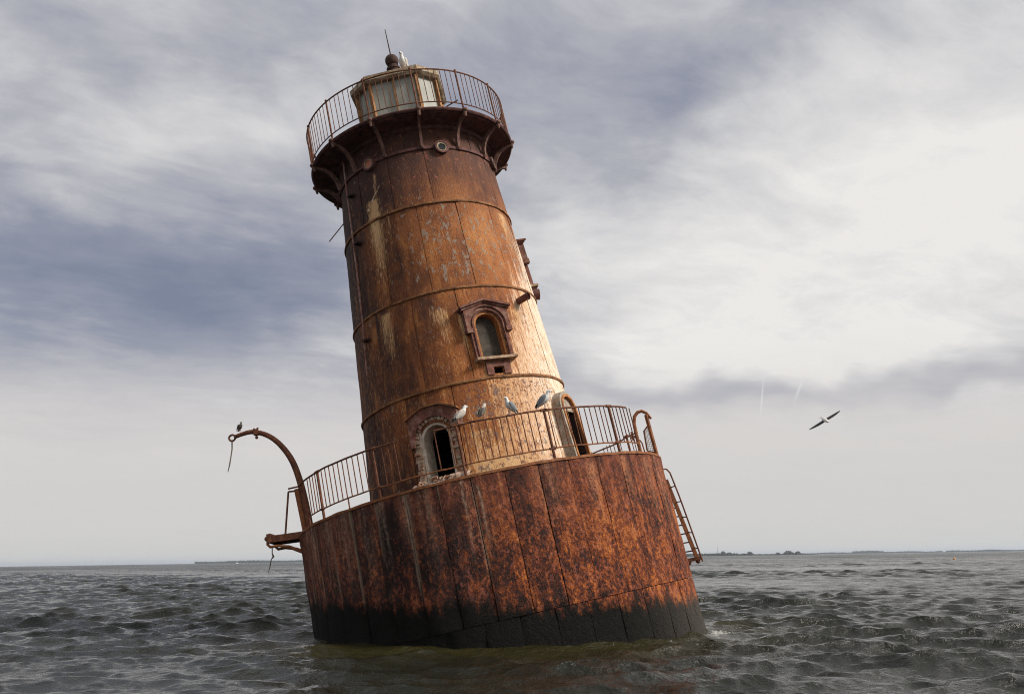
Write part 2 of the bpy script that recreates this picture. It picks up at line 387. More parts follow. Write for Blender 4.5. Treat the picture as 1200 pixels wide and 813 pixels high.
def mat_caisson():
    m, g = new_mat('rusted_caisson_iron')
    o, v, ang, z, rnd = cyl_coords(g, 4.5)
    wz = g.sep(g.node('ShaderNodeNewGeometry', out=0))[2]
    v = g.vadd(v, g.com(0.0, g.mul(rnd, 2.0), 0.0))
    big = g.noise(g.vmul(v, (0.7, 1, 0.5)), 1.0, 4, 0.55, 0.4)
    med = g.noise(g.vmul(v, (3.2, 1, 2.1)), 1.0, 8, 0.68, 0.8)
    st = g.noise(g.vmul(v, (6.0, 1, 0.45)), 1.0, 6, 0.6, 0.2)
    grit = g.noise(g.vmul(v, (17, 1, 13)), 1.0, 7, 0.72, 0.6)
    fine = g.noise(g.vmul(v, (60, 1, 42)), 1.0, 4, 0.7)
    scab = g.node('ShaderNodeTexVoronoi', {'Vector': g.vadd(g.vmul(v, (9, 1, 7.5)), g.vmul(g.noise(v, 6.0, 4, 0.6, 0, col=True), (1.6, 0, 1.6))), 'Scale': 1.0}, out=0)
    n8 = g.noise(g.vadd(g.vmul(v, (8.5, 1, 6.0)), (3, 7, 1)), 1.0, 5, 0.65, 0.9)
    ct = lambda q, lo, hi: g.step(q, lo, hi, smooth=False)
    t = g.add(g.add(g.mul(ct(med, 0.3, 0.7), 0.34), g.mul(ct(grit, 0.36, 0.64), 0.34)), g.add(g.mul(ct(n8, 0.3, 0.7), 0.30), g.add(g.mul(g.sub(big, 0.5), 0.80), g.mul(g.sub(rnd, 0.5), 0.06))))
    st2 = g.noise(g.vadd(g.vmul(v, (11.0, 1, 0.7)), (5, 2, 9)), 1.0, 5, 0.6, 0.25)
    t = g.add(t, g.add(g.mul(g.sub(st2, 0.5), 0.50), g.mul(g.sub(st, 0.5), 0.35)))
    t = g.add(t, g.mul(g.sub(g.step(ang, R(-150), R(-20)), 0.52), 0.14))  # light from the right put into the rust tone: left darker, right brighter
    rust = g.ramp(t, [(0.20, (0.010, 0.005, 0.005)), (0.38, (0.046, 0.014, 0.010)), (0.52, (0.150, 0.036, 0.014)), (0.66, (0.35, 0.086, 0.019)), (0.86, (0.64, 0.22, 0.045))])
    smooth_r = g.ramp(g.add(g.mul(st, 0.6), g.mul(med, 0.4)), [(0.36, (0.045, 0.014, 0.010)), (0.5, (0.150, 0.042, 0.021)), (0.62, (0.28, 0.088, 0.042)), (0.75, (0.42, 0.165, 0.09))])
    wsm = g.mul(g.step(g.add(z, g.mul(g.sub(big, 0.5), 3.2)), 1.5, 3.2), 0.65)
    rust = g.mix(wsm, rust, smooth_r)
    rust = g.mix(g.mul(g.step(g.add(g.mul(st2, 0.6), g.mul(grit, 0.4)), 0.54, 0.64), g.mul(g.step(z, 0.9, 2.2), 0.5)), rust, (0.42, 0.19, 0.095))
    rust = g.mix(g.mul(g.step(n8, 0.53, 0.63), g.mul(g.step(big, 0.36, 0.56), 0.55)), rust, (0.34, 0.115, 0.085))
    rust = g.mix(g.mul(g.step(grit, 0.60, 0.70), g.mul(g.step(z, 3.0, 1.4), 0.75)), rust, (0.52, 0.195, 0.05))
    rust = g.mix(g.mul(g.step(scab, 0.20, 0.02), 0.5), rust, (0.022, 0.012, 0.012))
    rust = g.mix(g.mul(g.step(fine, 0.62, 0.68), 0.6), rust, (0.46, 0.24, 0.16))
    rust = g.mix(g.mul(g.step(fine, 0.43, 0.36), 0.75), rust, (0.02, 0.010, 0.008))
    # pale runs: at every joint on the shaded side, and some odd ones
    wob = g.mul(g.sub(g.noise(g.vmul(v, (1.5, 1, 1.3)), 1.0, 4, 0.6), 0.5), 0.05)
    jr = g.m('ABSOLUTE', g.sub(g.m('FRACT', g.mul(g.sub(g.add(ang, g.mul(wob, 0.35)), R(-91.2-4.5)), 1/R(9.0))), 0.5))
    jm = g.mul(g.step(jr, 0.075, 0.01), g.mul(g.step(ang, R(-78), R(-104)), g.step(z, 0.75, 1.6)))
    jm = g.mul(jm, g.step(st, 0.36, 0.54))
    rust = g.mix(g.mul(jm, 0.85), rust, g.mix(grit, (0.20, 0.12, 0.07), (0.40, 0.33, 0.25)))
    runs = None
    for a, zt, zb, w, k in ((-139, 3.1, 0.9, 2.2, 0.55), (-131, 3.1, 0.8, 2.6, 0.5), (-122.5, 3.1, 0.8, 2.0, 0.5), (-109, 3.1, 1.4, 1.6, 0.4), (-104, 3.1, 1.0, 1.8, 0.4), (-45, 3.1, 1.2, 1.6, 0.4), (-147.5, 3.1, 0.9, 1.1, 0.9), (-152, 3.1, 0.9, 1.6, 0.5), (-116.6, 3.1, 0.8, 0.9, 0.6), (-93.8, 3.1, 1.0, 0.4, 0.9), (-89.8, 2.9, 1.2, 0.35, 0.9), (-71.5, 3.1, 1.6, 2.4, 0.4), (-58, 3.0, 1.6, 2.0, 0.5), (-33, 3.0, 0.9, 1.4, 0.55), (-26, 3.1, 0.9, 1.1, 0.7), (-21, 3.1, 0.9, 1.5, 0.6)):
        s = g.mul(streak(g, ang, z, wob, a, zt, zb, w), k)
        runs = s if runs is None else g.m('MAXIMUM', runs, s)
    rust = g.mix(g.mul(runs, g.step(g.add(g.mul(st, 0.5), g.mul(grit, 0.5)), 0.42, 0.58)), rust, g.mix(g.step(ang, R(-110), R(-50)), (0.40, 0.31, 0.23), (0.55, 0.27, 0.14)))
    # tide-mark: black wet growth, set by the level of the water and not by the tilted plates
    edge = g.add(wz, g.add(g.mul(g.sub(med, 0.5), 0.75), g.mul(g.sub(st, 0.5), 0.55)))
    band = g.step(edge, 0.98, 0.60)
    weed = g.mix(g.step(ang, R(-62), R(-12)), g.mix(grit, (0.003, 0.003, 0.003), (0.013, 0.012, 0.010)), g.mix(grit, (0.020, 0.017, 0.014), (0.115, 0.10, 0.085)))
    weed = g.mix(g.mul(g.step(grit, 0.62, 0.72), g.mul(g.step(wz, 0.1, 0.5), 0.6)), weed, (0.15, 0.05, 0.022))
    rust = g.mix(band, rust, weed)
    hgt = g.add(g.add(g.mul(grit, 0.8), g.mul(med, 0.9)), g.add(g.mul(fine, 0.25), g.mul(scab, -0.12)))
    hgt = g.mul(hgt, g.sub(1.0, g.mul(wsm, 0.55)))
    rough = g.mix(band, g.step(grit, 0.3, 0.7, 0.60, 0.92), 0.72)
    finish(g, rust, rough, hgt, 1.0, 0.09, 0.0, g.step(band, 0.0, 1.0, 0.25, 0.12))
    return m


def mat_rust(name, dark=(0.05, 0.02, 0.013), mid=(0.13, 0.048, 0.025), hi=(0.27, 0.11, 0.05), scale=9.0, pale=None, pale_amt=0.0, rough=0.8):
    m, g = new_mat(name)
    o = g.node('ShaderNodeTexCoord', out=3)
    rnd = g.node('ShaderNodeObjectInfo', out=5)
    v = g.vadd(o, g.com(g.mul(rnd, 13.0), g.mul(rnd, 7.0), 0.0))
    a = g.noise(v, scale, 6, 0.65); b = g.noise(v, scale*4.3, 4, 0.65)
    c = g.ramp(g.add(g.mul(a, 0.6), g.mul(b, 0.4)), [(0.36, dark), (0.50, mid), (0.66, hi)])
    if pale: c = g.mix(g.mul(g.step(g.noise(g.vadd(v, (4, 5, 6)), scale*0.7, 6, 0.7), 0.48, 0.62), pale_amt), c, pale)
    finish(g, c, rough, g.add(a, g.mul(b, 0.5)), 0.4, 0.01, 0.0, 0.3)
    return m


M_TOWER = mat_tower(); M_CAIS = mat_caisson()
M_RAIL = mat_rust('rusted_rail_iron')
M_RAILO = mat_rust('orange_rail_rust', (0.09, 0.035, 0.018), (0.22, 0.08, 0.03), (0.36, 0.15, 0.06))
M_DARK = mat_rust('dark_inner_iron', (0.018, 0.010, 0.008), (0.04, 0.02, 0.014), (0.075, 0.035, 0.022), 4)
M_GAL = mat_rust('gallery_iron', (0.040, 0.018, 0.016), (0.085, 0.036, 0.032), (0.17, 0.068, 0.058), 6, (0.27, 0.11, 0.09), 0.35)
M_BRK = mat_rust('bracket_iron', (0.06, 0.03, 0.024), (0.15, 0.075, 0.058), (0.27, 0.15, 0.115), 8)
M_BAND = mat_rust('seam_band_rust', (0.07, 0.028, 0.014), (0.20, 0.085, 0.03), (0.36, 0.18, 0.075), 5)
M_MOULD = mat_rust('red_moulding_rust', (0.050, 0.020, 0.015), (0.135, 0.048, 0.032), (0.24, 0.10, 0.068), 7, (0.40, 0.27, 0.20), 0.30)
M_ORANGE = mat_rust('orange_frame_rust', (0.12, 0.045, 0.018), (0.34, 0.13, 0.04), (0.52, 0.26, 0.10), 8)
M_SILL = mat_rust('worn_sill_paint', (0.12, 0.055, 0.03), (0.34, 0.22, 0.14), (0.58, 0.48, 0.38), 7)
M_PLASTER = mat_rust('old_plaster', (0.30, 0.24, 0.18), (0.48, 0.42, 0.34), (0.66, 0.61, 0.53), 6, (0.25, 0.13, 0.07), 0.35)
M_BRICK = mat_rust('crumbled_brick', (0.10, 0.06, 0.04), (0.26, 0.19, 0.13), (0.46, 0.38, 0.29), 14, (0.28, 0.08, 0.05), 0.8)
M_BOARD = mat_rust('grey_board', (0.022, 0.017, 0.012), (0.052, 0.042, 0.031), (0.095, 0.078, 0.058), 5)
M_WOOD = mat_rust('weathered_lantern_paint', (0.10, 0.06, 0.03), (0.28, 0.20, 0.12), (0.52, 0.45, 0.34), 7, (0.60, 0.55, 0.44), 0.5)
M_LFRAME = mat_rust('lantern_frame_rust', (0.10, 0.045, 0.018), (0.26, 0.12, 0.045), (0.44, 0.25, 0.11), 7)
M_FINIAL = mat_rust('finial_iron', (0.022, 0.013, 0.010), (0.055, 0.028, 0.022), (0.12, 0.055, 0.04), 9)
M_PIPE = mat_rust('conduit_paint', (0.14, 0.055, 0.042), (0.26, 0.115, 0.09), (0.42, 0.33, 0.28), 3)
M_ROPE = mat_rust('frayed_rope', (0.10, 0.08, 0.06), (0.20, 0.165, 0.125), (0.32, 0.27, 0.21), 30)
M_REDLEAD = mat_rust('red_lead_plug', (0.30, 0.09, 0.06), (0.46, 0.15, 0.10), (0.55, 0.22, 0.15), 12)
M_ZINC = mat_rust('grey_hood_metal', (0.16, 0.12, 0.085), (0.30, 0.26, 0.21), (0.46, 0.42, 0.36), 6, (0.35, 0.17, 0.07), 0.5)
M_DECK = mat_rust('deck_rust', (0.04, 0.02, 0.014), (0.11, 0.05, 0.03), (0.25, 0.14, 0.08), 3)
M_BLEACH = mat_rust('droppings_crust', (0.16, 0.085, 0.055), (0.38, 0.26, 0.19), (0.60, 0.50, 0.42), 9, (0.26, 0.09, 0.04), 0.8)


def mat_glass():
    m, g = new_mat('dirty_lantern_glass')
    o = g.node('ShaderNodeTexCoord', out=3)
    a = g.noise(g.vmul(o, (3, 3, 1.2)), 1.5, 5, 0.6); st = g.noise(g.vmul(o, (14, 14, 0.8)), 1.0, 5, 0.6)
    c = g.ramp(g.add(g.mul(a, 0.5), g.mul(st, 0.5)), [(0.35, (0.19, 0.19, 0.155)), (0.55, (0.30, 0.30, 0.26)), (0.7, (0.42, 0.42, 0.38))])
    finish(g, c, 0.5, a, 0.1, 0.01, 0.0, 0.25)
    return m


M_GLASS = mat_glass()
mm, gg = new_mat('dark_port_glass'); finish(gg, (0.012, 0.013, 0.014), 0.12); M_PORT = mm


def simple(name, col, rough=0.6):
    m, g = new_mat(name)
    o = g.node('ShaderNodeTexCoord', out=3); a = g.noise(o, 22.0, 5, 0.6)
    c = g.mix(a, tuple(x*0.72 for x in col), tuple(min(1, x*1.18) for x in col))
    finish(g, c, rough, a, 0.15, 0.004)
    return m


M_GWHITE = simple('gull_white_feathers', (0.72, 0.71, 0.68)); M_GGREY = simple('gull_grey_feathers', (0.20, 0.215, 0.235))
M_GBROWN = mat_rust('gull_brown_feathers', (0.055, 0.045, 0.036), (0.13, 0.11, 0.09), (0.24, 0.21, 0.18), 26)
M_GPALE = mat_rust('gull_mottled_feathers', (0.26, 0.22, 0.18), (0.50, 0.45, 0.40), (0.66, 0.63, 0.58), 20)
M_GBLACK = simple('gull_black', (0.018, 0.017, 0.016)); M_BILL = simple('gull_yellow_bill', (0.62, 0.33, 0.04)); M_DBILL = simple('gull_dark_bill', (0.05, 0.04, 0.035)); M_LEG = simple('gull_pink_leg', (0.46, 0.30, 0.25))

# ------------------------------------------------------------------ water
def make_water():
    rs = np.random.RandomState(11)
    cx, cy = 0.0, -CAM_D
    # front sector: fine; the rest: coarse
    r = [8.5]
    while r[-1] < 14000:
        q = r[-1]
        r.append(q*(1.0030 if q < 60 else 1.0046 if q < 420 else 1.007 if q < 900 else 1.025 if q < 3000 else 1.06))
    r = np.array(r); af = np.radians(np.linspace(-38, 38, 520))
    ab = np.radians(np.linspace(38, 322, 130))
    rb = np.concatenate([[0.05, 1, 2, 3, 4, 5], r[::6]])
    lam = np.exp(rs.uniform(np.log(0.20), np.log(4.8), 130)); lam[:7] = (4.6, 3.7, 3.1, 2.6, 2.2, 4.1, 1.9)
    th = R(188) + rs.normal(0, 1, 130)*np.interp(lam, [0.2, 1.0, 2.5], [0.75, 0.5, 0.32])                # waves run towards the viewer and to the left
    k = 2*np.pi/lam; w = np.sqrt(9.81*k)
    amp = 0.0094*lam**1.12/(1+(lam/2.7)**2.6)
    amp *= rs.uniform(0.6, 1.3, 130); ph = rs.uniform(0, 6.283, 130)

    def disp(x, y, cell):
        X = np.zeros_like(x); Y = np.zeros_like(x); Z = np.zeros_like(x); J = np.zeros_like(x)
        for i in range(len(k)):
            fade = np.clip((lam[i]/np.maximum(cell, 1e-3) - 2.0)/1.5, 0, 1)
            sx, sy = np.sin(th[i]), np.cos(th[i])
            p = k[i]*(sx*x+sy*y)+ph[i]
            a = amp[i]*fade; c, s = np.cos(p), np.sin(p)
            Z += a*c; X -= 1.05*a*sx*s; Y -= 1.05*a*sy*s; J += a*k[i]*c
        return X, Y, Z, J

    vs_, fs_, foam_ = [], [], []

    def sector(rr, aa, base):
        RR, AA = np.meshgrid(rr, aa, indexing='ij')
        x = cx+RR*np.sin(AA); y = cy+RR*np.cos(AA)
        dr = np.gradient(rr)[:, None]; cell = np.maximum(dr, RR*(aa[1]-aa[0]))*np.ones_like(RR)
        X, Y, Z, J = disp(x, y, cell)
        gust = 0.75+0.35*np.sin(0.11*x+0.07*y+1)+0.2*np.sin(-0.06*x+0.16*y)
        gust = gust*(1+0.7*np.clip((RR-50)/250, 0, 1))
        rd = np.hypot(x, y)
        lee = 1 - 0.35*np.exp(-((rd-4.5)/1.2)**2)       # broken up a little against the iron
        Z = Z*gust*lee
        # small run-up of water against the iron
        Z += 0.05*np.exp(-((rd-4.55)/0.35)**2)*(0.4+0.6*np.sin(3*np.arctan2(y, x)+0.7)**2)
        V = np.stack([x+X*gust, y+Y*gust, Z], -1).reshape(-1, 3)
        n, m = len(rr), len(aa)
        i, j = np.meshgrid(np.arange(n-1), np.arange(m-1), indexing='ij')
        a = (i*m+j).ravel()+base
        F = np.stack([a, a+m, a+m+1, a+1], -1)
        nz = np.sin(2.1*x+1.3*y)+np.sin(-1.7*x+2.9*y+2)+np.sin(4.3*x-3.1*y+1)+np.sin(6.1*x+5.3*y)
        near = np.exp(-((rd-4.8)/0.6)**2) + 0.6*np.exp(-((rd-6.6)/1.3)**2)*(y < 0)
        right = 0.55+0.45*np.clip((x-0.5)/3, -1, 1)
        fo = near*right*np.clip(nz*0.35+0.05, 0, 0.8)
        return V, F, fo.ravel()

    V1, F1, f1 = sector(r, af, 0)
    V2, F2, f2 = sector(rb, ab, len(V1))
    V3, F3, f3 = sector(np.array([0.05, 1.5, 3, 4.5, 6.5, 8.5]), np.radians(np.linspace(-38, 38, 60)), len(V1)+len(V2))
    V = np.concatenate([V1, V2, V3]); F = np.concatenate([F1, F2, F3]); fo = np.concatenate([f1, f2, f3])
    me = bpy.data.meshes.new('water')
    me.vertices.add(len(V)); me.vertices.foreach_set('co', V.astype(np.float32).ravel())
    me.loops.add(len(F)*4); me.loops.foreach_set('vertex_index', F.astype(np.int32).ravel())
    me.polygons.add(len(F)); me.polygons.foreach_set('loop_start', np.arange(0, len(F)*4, 4, dtype=np.int32))
    me.polygons.foreach_set('use_smooth', np.ones(len(F), bool))
    me.update(calc_edges=True)
    at = me.attributes.new('foam', 'FLOAT', 'POINT'); at.data.foreach_set('value', fo.astype(np.float32))
    if me.polygons[0].normal.z < 0: me.flip_normals()
    m, g = new_mat('bay_water')
    pos = g.node('ShaderNodeNewGeometry', out=0)
    n1 = g.noise(g.vmul(pos, (1.0, 1.25, 1)), 2.6, 6, 0.62, 0.3)
    n2 = g.noise(g.vmul(pos, (1.0, 1.3, 1)), 11.0, 5, 0.6, 0.3)
    n3 = g.noise(g.vmul(pos, (1.0, 1.4, 1)), 0.55, 5, 0.6)
    x, y, z = g.sep(pos)
    dist = g.m('SQRT', g.add(g.mul(x, x), g.mul(g.add(y, CAM_D), g.add(y, CAM_D))))
    far = g.step(dist, 40, 260)
    h = g.add(g.add(g.mul(n1, 0.40), g.mul(n2, 0.12)), g.mul(n3, g.mul(far, 4.5)))
    h = g.mul(h, g.mul(0.20, g.step(g.noise(g.vmul(pos, (0.5, 1.0, 1)), 0.12, 4, 0.6), 0.36, 0.64, 0.7, 1.3)))
    bump = g.node('ShaderNodeBump', {'Strength': 1.0, 'Distance': 1.0, 'Height': h})
    fa = g.node('ShaderNodeAttribute', attribute_name='foam', out=2)
    ft = g.noise(pos, 16.0, 6, 0.7, 0.5)
    foam = g.mul(g.step(g.add(fa, g.mul(g.sub(ft, 0.5), 2.2)), 0.62, 1.1), 0.7)
    body = g.mix(g.noise(pos, 0.35, 3, 0.5), (0.0065, 0.0075, 0.004), (0.012, 0.0125, 0.0065))
    rd = g.m('SQRT', g.add(g.mul(x, x), g.mul(y, y)))
    olive_tint = g.mul(g.step(g.add(rd, g.mul(g.sub(n3, 0.5), 3.0)), 8.0, 4.8), 0.55)      # sunlit olive where the caisson blocks the sky reflection, painted in
    body = g.mix(olive_tint, body, (0.038, 0.031, 0.008))
    col = g.mix(foam, body, (0.58, 0.58, 0.55))
    gustn = g.noise(g.vmul(pos, (0.35, 1.0, 1)), 0.045, 5, 0.65)
    farr = g.mul(g.step(dist, 60, 500), g.step(gustn, 0.38, 0.62, 0.06, 0.42))
    rough = g.mix(foam, g.add(0.065, farr), 0.8)
    b = g.node('ShaderNodeBsdfPrincipled', {'Base Color': col, 'Roughness': rough, 'IOR': 1.333, 'Specular IOR Level': 0.5, 'Normal': bump})
    g.node('ShaderNodeOutputMaterial', {'Surface': b})
    me.materials.append(m)
    o = link('water', me)
    tag(o, 'choppy grey-green open bay water reaching the horizon', 'water', kind='structure')


make_water()

# ------------------------------------------------------------------ lighthouse
LH = empty('lighthouse', ML)
tag(LH, 'leaning rusted cast-iron lighthouse on a round iron caisson standing in the water', 'lighthouse')


def plate(a0, a1, z0, z1, Rf, off, thick, gap, na, nz, rough, seed, tilt=0.0):
    """one curved iron plate between two angles and two heights"""
    mb = MB(); g0 = math.degrees(gap/Rf((z0+z1)/2))
    outer, inner = [], []
    for i in range(nz+1):
        z = z0+gap + (z1-z0-2*gap)*i/nz
        ro, ri = [], []
        for j in range(na+1):
            u = j/na; a = a0+g0+(a1-a0-2*g0)*u
            q = P(a, 1.0, 0)
            h = mnoise.noise(Vector((q.x*3.1*Rf(z)/2.5+seed, q.y*3.1*Rf(z)/2.5, z*1.6+seed*0.3)))*rough
            h += mnoise.noise(Vector((q.x*9*Rf(z)/2.5, q.y*9*Rf(z)/2.5+seed, z*5)))*rough*0.4
            e = min(u, 1-u)*na; edge = -rough*0.9 if e < 0.5 else 0.0
            rr = Rf(z)+off+h+edge+tilt*(u-0.5)
            ro.append(P(a, rr, z)); ri.append(P(a, rr-thick, z))
        outer.append(ro); inner.append(ri)
    b0 = mb.quadgrid(outer); b1 = mb.quadgrid([list(r) for r in inner]); n = na+1
    for i in range(nz):
        for j in (0, na):
            mb.f.append((b0+i*n+j, b0+(i+1)*n+j, b1+(i+1)*n+j, b1+i*n+j))
    for j in range(na):
        for i in (0, nz):
            mb.f.append((b0+i*n+j, b0+i*n+j+1, b1+i*n+j+1, b1+i*n+j))
    return mb


# --- openings (angle, half width, foot, spring line)
def arch(w, z0, zs, n=14, rise=1.0):
    pts = [(-w, z0)]
    pts += [(-w*math.cos(math.pi*k/n), zs+w*rise*math.sin(math.pi*k/n)) for k in range(n+1)]
    pts.append((w, z0))
    return pts


def surf(a, x, o, z):
    """point by a fitting on the tower: x sideways, o outwards, z along the axis"""
    er = Vector((math.cos(R(a)), math.sin(R(a)), 0)); et = Vector((-math.sin(R(a)), math.cos(R(a)), 0))
    return er*(Rt(z)+o) + et*x + Vector((0, 0, z))


def prism(mb, pts, a, o0, o1):
    b = len(mb.v); n = len(pts)
    mb.v += [tuple(surf(a, x, o0, z)) for x, z in pts]+[tuple(surf(a, x, o1, z)) for x, z in pts]
    mb.f.append(tuple(b+i for i in range(n))); mb.f.append(tuple(b+n+i for i in reversed(range(n))))
    for i in range(n):
        j = (i+1) % n; mb.f.append((b+i, b+j, b+n+j, b+n+i))


def frame(mb, po, pi, a, o0, o1, closed=False):
    """band between an outer and an inner outline with as many points each"""
    rows = [[surf(a, x, o0, z) for x, z in po], [surf(a, x, o1, z) for x, z in po], [surf(a, x, o1, z) for x, z in pi], [surf(a, x, o0, z) for x, z in pi]]
    b = mb.quadgrid(rows, closed_u=closed, closed_v=True); n = len(po)
    if not closed:
        for j in (0, n-1): mb.f.append(tuple(b+i*n+j for i in range(4)))


WIN, DOOR, DOOR2, SIDE = -67.3, -105.5, -29.0, 10.0
openings = [(WIN, arch(0.30, 6.02, 6.86)), (DOOR, arch(0.36, 3.12, 4.42)), (DOOR2, arch(0.34, 3.12, 4.62)), (SIDE, arch(0.30, 8.45, 9.25)),
            (WIN+0.3, [(-0.12, 5.63), (-0.12, 5.78), (0.12, 5.78), (0.12, 5.63)])]
cutters = []
for a, pts in openings:
    mb = MB(); prism(mb, pts, a, -0.7, 0.5)
    c = mb.build('cutter', None, LH, smooth=0); cutters.append((a, pts, c))
ports = [(-119.4+51.4*k) % 360 for k in range(7)]
for a in ports:
    a = a if a < 180 else a-360
    mb = MB(); pts = [(0.125*math.cos(2*math.pi*k/20), 11.86+0.125*math.sin(2*math.pi*k/20)) for k in range(20)]
    prism(mb, pts, a, -0.5, 0.4); c = mb.build('cutter', None, LH, smooth=0); cutters.append((a, pts, c))

# --- tower
mb = MB(); prof = [(Rt(z)-0.07, z) for z in (2.9, 5.5, 7.9, 10.3, 11.9, 12.56)]
prof += [(Rt(z)-0.13, z) for z in (12.56, 11.9, 10.3, 7.9, 5.5, 2.9)]
mb.lathe(prof+[prof[0]], 96)
TOWER = mb.build('tower', M_DARK, LH); TOWER.name = 'tower'
boolean(TOWER, [c for _, _, c in cutters])
courses = [(3.05, 5.547, -93.3), (5.547, 7.908, -80.8), (7.908, 10.30, -93.1), (10.30, 11.89, -80.8), (11.89, 12.57, -93.1)]
for ci, (z0, z1, a0) in enumerate(courses):
    for k in range(14):
        s = a0+360/14*k; e = s+360/14
        rnd = random.Random(ci*50+k)
        mb = plate(s, e, z0, z1, Rt, rnd.uniform(-0.006, 0.007), 0.055, 0.0055 if ci else 0.009, 10, 12, 0.010, ci*17+k*3.7, rnd.uniform(-0.012, 0.012))
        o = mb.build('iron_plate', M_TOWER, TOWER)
        mid = (s+e)/2
        cs = [c for a, pts, c in cutters if abs((a-mid+180) % 360-180) < 26 and min(p[1] for p in pts) < z1+0.05 and max(p[1] for p in pts) > z0-0.05]
        if cs: boolean(o, cs)
for _, _, c in cutters: bpy.data.objects.remove(c)
# lap bands over the horizontal joints
for z, h, dp in ((5.547, 0.030, 0.035), (7.908, 0.026, 0.030), (10.30, 0.028, 0.035), (11.89, 0.040, 0.045)):
    mb = MB(); n = 128; rows = []
    for (ro, zo) in ((-0.05, -h), (dp, -h), (dp+0.008, 0), (dp, h), (-0.05, h)):
        rows.append([P(360*k/n, Rt(z)+ro+0.006*mnoise.noise(Vector((k*0.5, z, 0))), z+zo+0.012*mnoise.noise(Vector((k*0.21, z*3, 1)))) for k in range(n)])
    mb.quadgrid(rows, closed_u=True, closed_v=True)
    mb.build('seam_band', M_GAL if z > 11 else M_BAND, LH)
# --- caisson: inner shell, deck, plates
mb = MB(); mb.lathe([(RC-0.10, -3.0), (RC-0.10, ZR-0.06), (2.4, ZR-0.06)], 96)
CA = mb.build('caisson', M_DARK, LH)
mb = MB(); mb.lathe([(2.2, ZR-0.05), (RC-0.02, ZR-0.05), (RC-0.02, ZR-0.01), (2.2, ZR-0.01)], 96); mb.build('caisson_deck', M_DECK, LH)
for ci, (z0, z1, a0) in enumerate(((0.26, ZR, -91.2), (-2.6, 0.26, -91.2+5.1))):
    for k in range(40):
        s = a0+9*k; rnd = random.Random(900+ci*50+k)
        mb = plate(s, s+9, z0, z1, lambda z: RC, rnd.uniform(-0.006, 0.006), 0.05, 0.008 if ci == 0 else 0.005, 6, 16, 0.020, 300+k*2.3+ci*31, rnd.uniform(-0.012, 0.012))
        mb.build('iron_plate', M_CAIS, CA)
# worn rim lip, broken off here and there
mb = MB(); n = 240; rows = [[], [], [], []]
for k in range(n):
    a = 360*k/n; q = P(a, 1, 0)
    j = mnoise.noise(Vector((q.x*14, q.y*14, 3)))*0.035; w = 0.018+0.016*mnoise.noise(Vector((q.x*9, q.y*9, 8)))
    for row, (rr, zz) in zip(rows, ((RC-0.08, -0.03), (RC+w, -0.03+j*0.2), (RC+w, 0.022+j*0.4), (RC-0.08, 0.022+j*0.4))): row.append(P(a, rr, ZR+zz))
mb.quadgrid(rows, closed_u=True, closed_v=True); mb.build('rim_lip', M_RAILO, LH)

# --- window surrounds
def hood_pts(w, zl, zt, ear):
    return [(-w, ear), (-w, zl), (0, zt), (w, zl), (w, ear)]


def pediment_window(name, a, w, z0, zs, zl, zt, hw, board, mould=M_MOULD):
    mb = MB(); frame(mb, arch(w+0.17, z0, zs, 14), arch(w+0.05, z0, zs, 14), a, -0.14, 0.055)
    root = mb.build(name, mould, LH)
    mb = MB(); frame(mb, arch(w+0.06, z0+0.01, zs, 14), arch(w-0.01, z0+0.01, zs, 14), a, -0.20, 0.012); mb.build('inner_frame', M_ORANGE, root)
    mb = MB(); frame(mb, arch(w+0.10, z0, zs, 14), arch(w+0.075, z0, zs, 14), a, 0.05, 0.085); mb.build('bead', mould, root)
    # label mould: solid gable head with an arched underside and drop ears
    mb = MB(); n = 14
    inn = arch(w+0.17, zs-0.06, zs, n)[1:-1]
    out = []
    for k in range(n+1):
        x = -hw*math.cos(math.pi*k/n); out.append((x, zl+(zt-zl)*(1-abs(x)/hw)))
    out[0] = (-hw, zs-0.10); inn[0] = (-w-0.16, zs-0.10); out[-1] = (hw, zs-0.10); inn[-1] = (w+0.16, zs-0.10)
    out[1] = (-hw, zl); out[-2] = (hw, zl)
    frame(mb, out, inn, a, -0.16, 0.10); mb.build('hood_mould', mould, root)
    mb = MB()
    for t, (o1, ww) in enumerate(((0.135, 0.03), (0.185, 0.065))):
        top = [(-hw-0.02-ww, zl+t*0.045), (0, zt+t*0.045), (hw+0.02+ww, zl+t*0.045)]; bot = [(x, z-0.052) for x, z in top]
        frame(mb, [top[0], top[1], top[2]], [(bot[0][0], bot[0][1]), bot[1], bot[2]], a, -0.16, o1)
    mb.build('hood_cap', mould, root)
    for s in (-1, 1):
        mb = MB(); xx = s*(hw-0.06); prism(mb, [(xx-0.07, zs-0.20), (xx-0.075, zs-0.08), (xx+0.075, zs-0.08), (xx+0.07, zs-0.20)], a, -0.14, 0.12)
        mb.build('corbel', mould, root)
    mb = MB(); prism(mb, [(-w-0.21, z0-0.065), (-w-0.21, z0-0.003), (w+0.21, z0-0.003), (w+0.21, z0-0.065)], a, -0.2, 0.17); mb.build('sill', M_SILL, root)
    if board:
        mb = MB(); prism(mb, arch(w+0.02, z0+0.015, zs, 14), a, -0.23, -0.20); mb.build('board', M_BOARD, root)
    return root


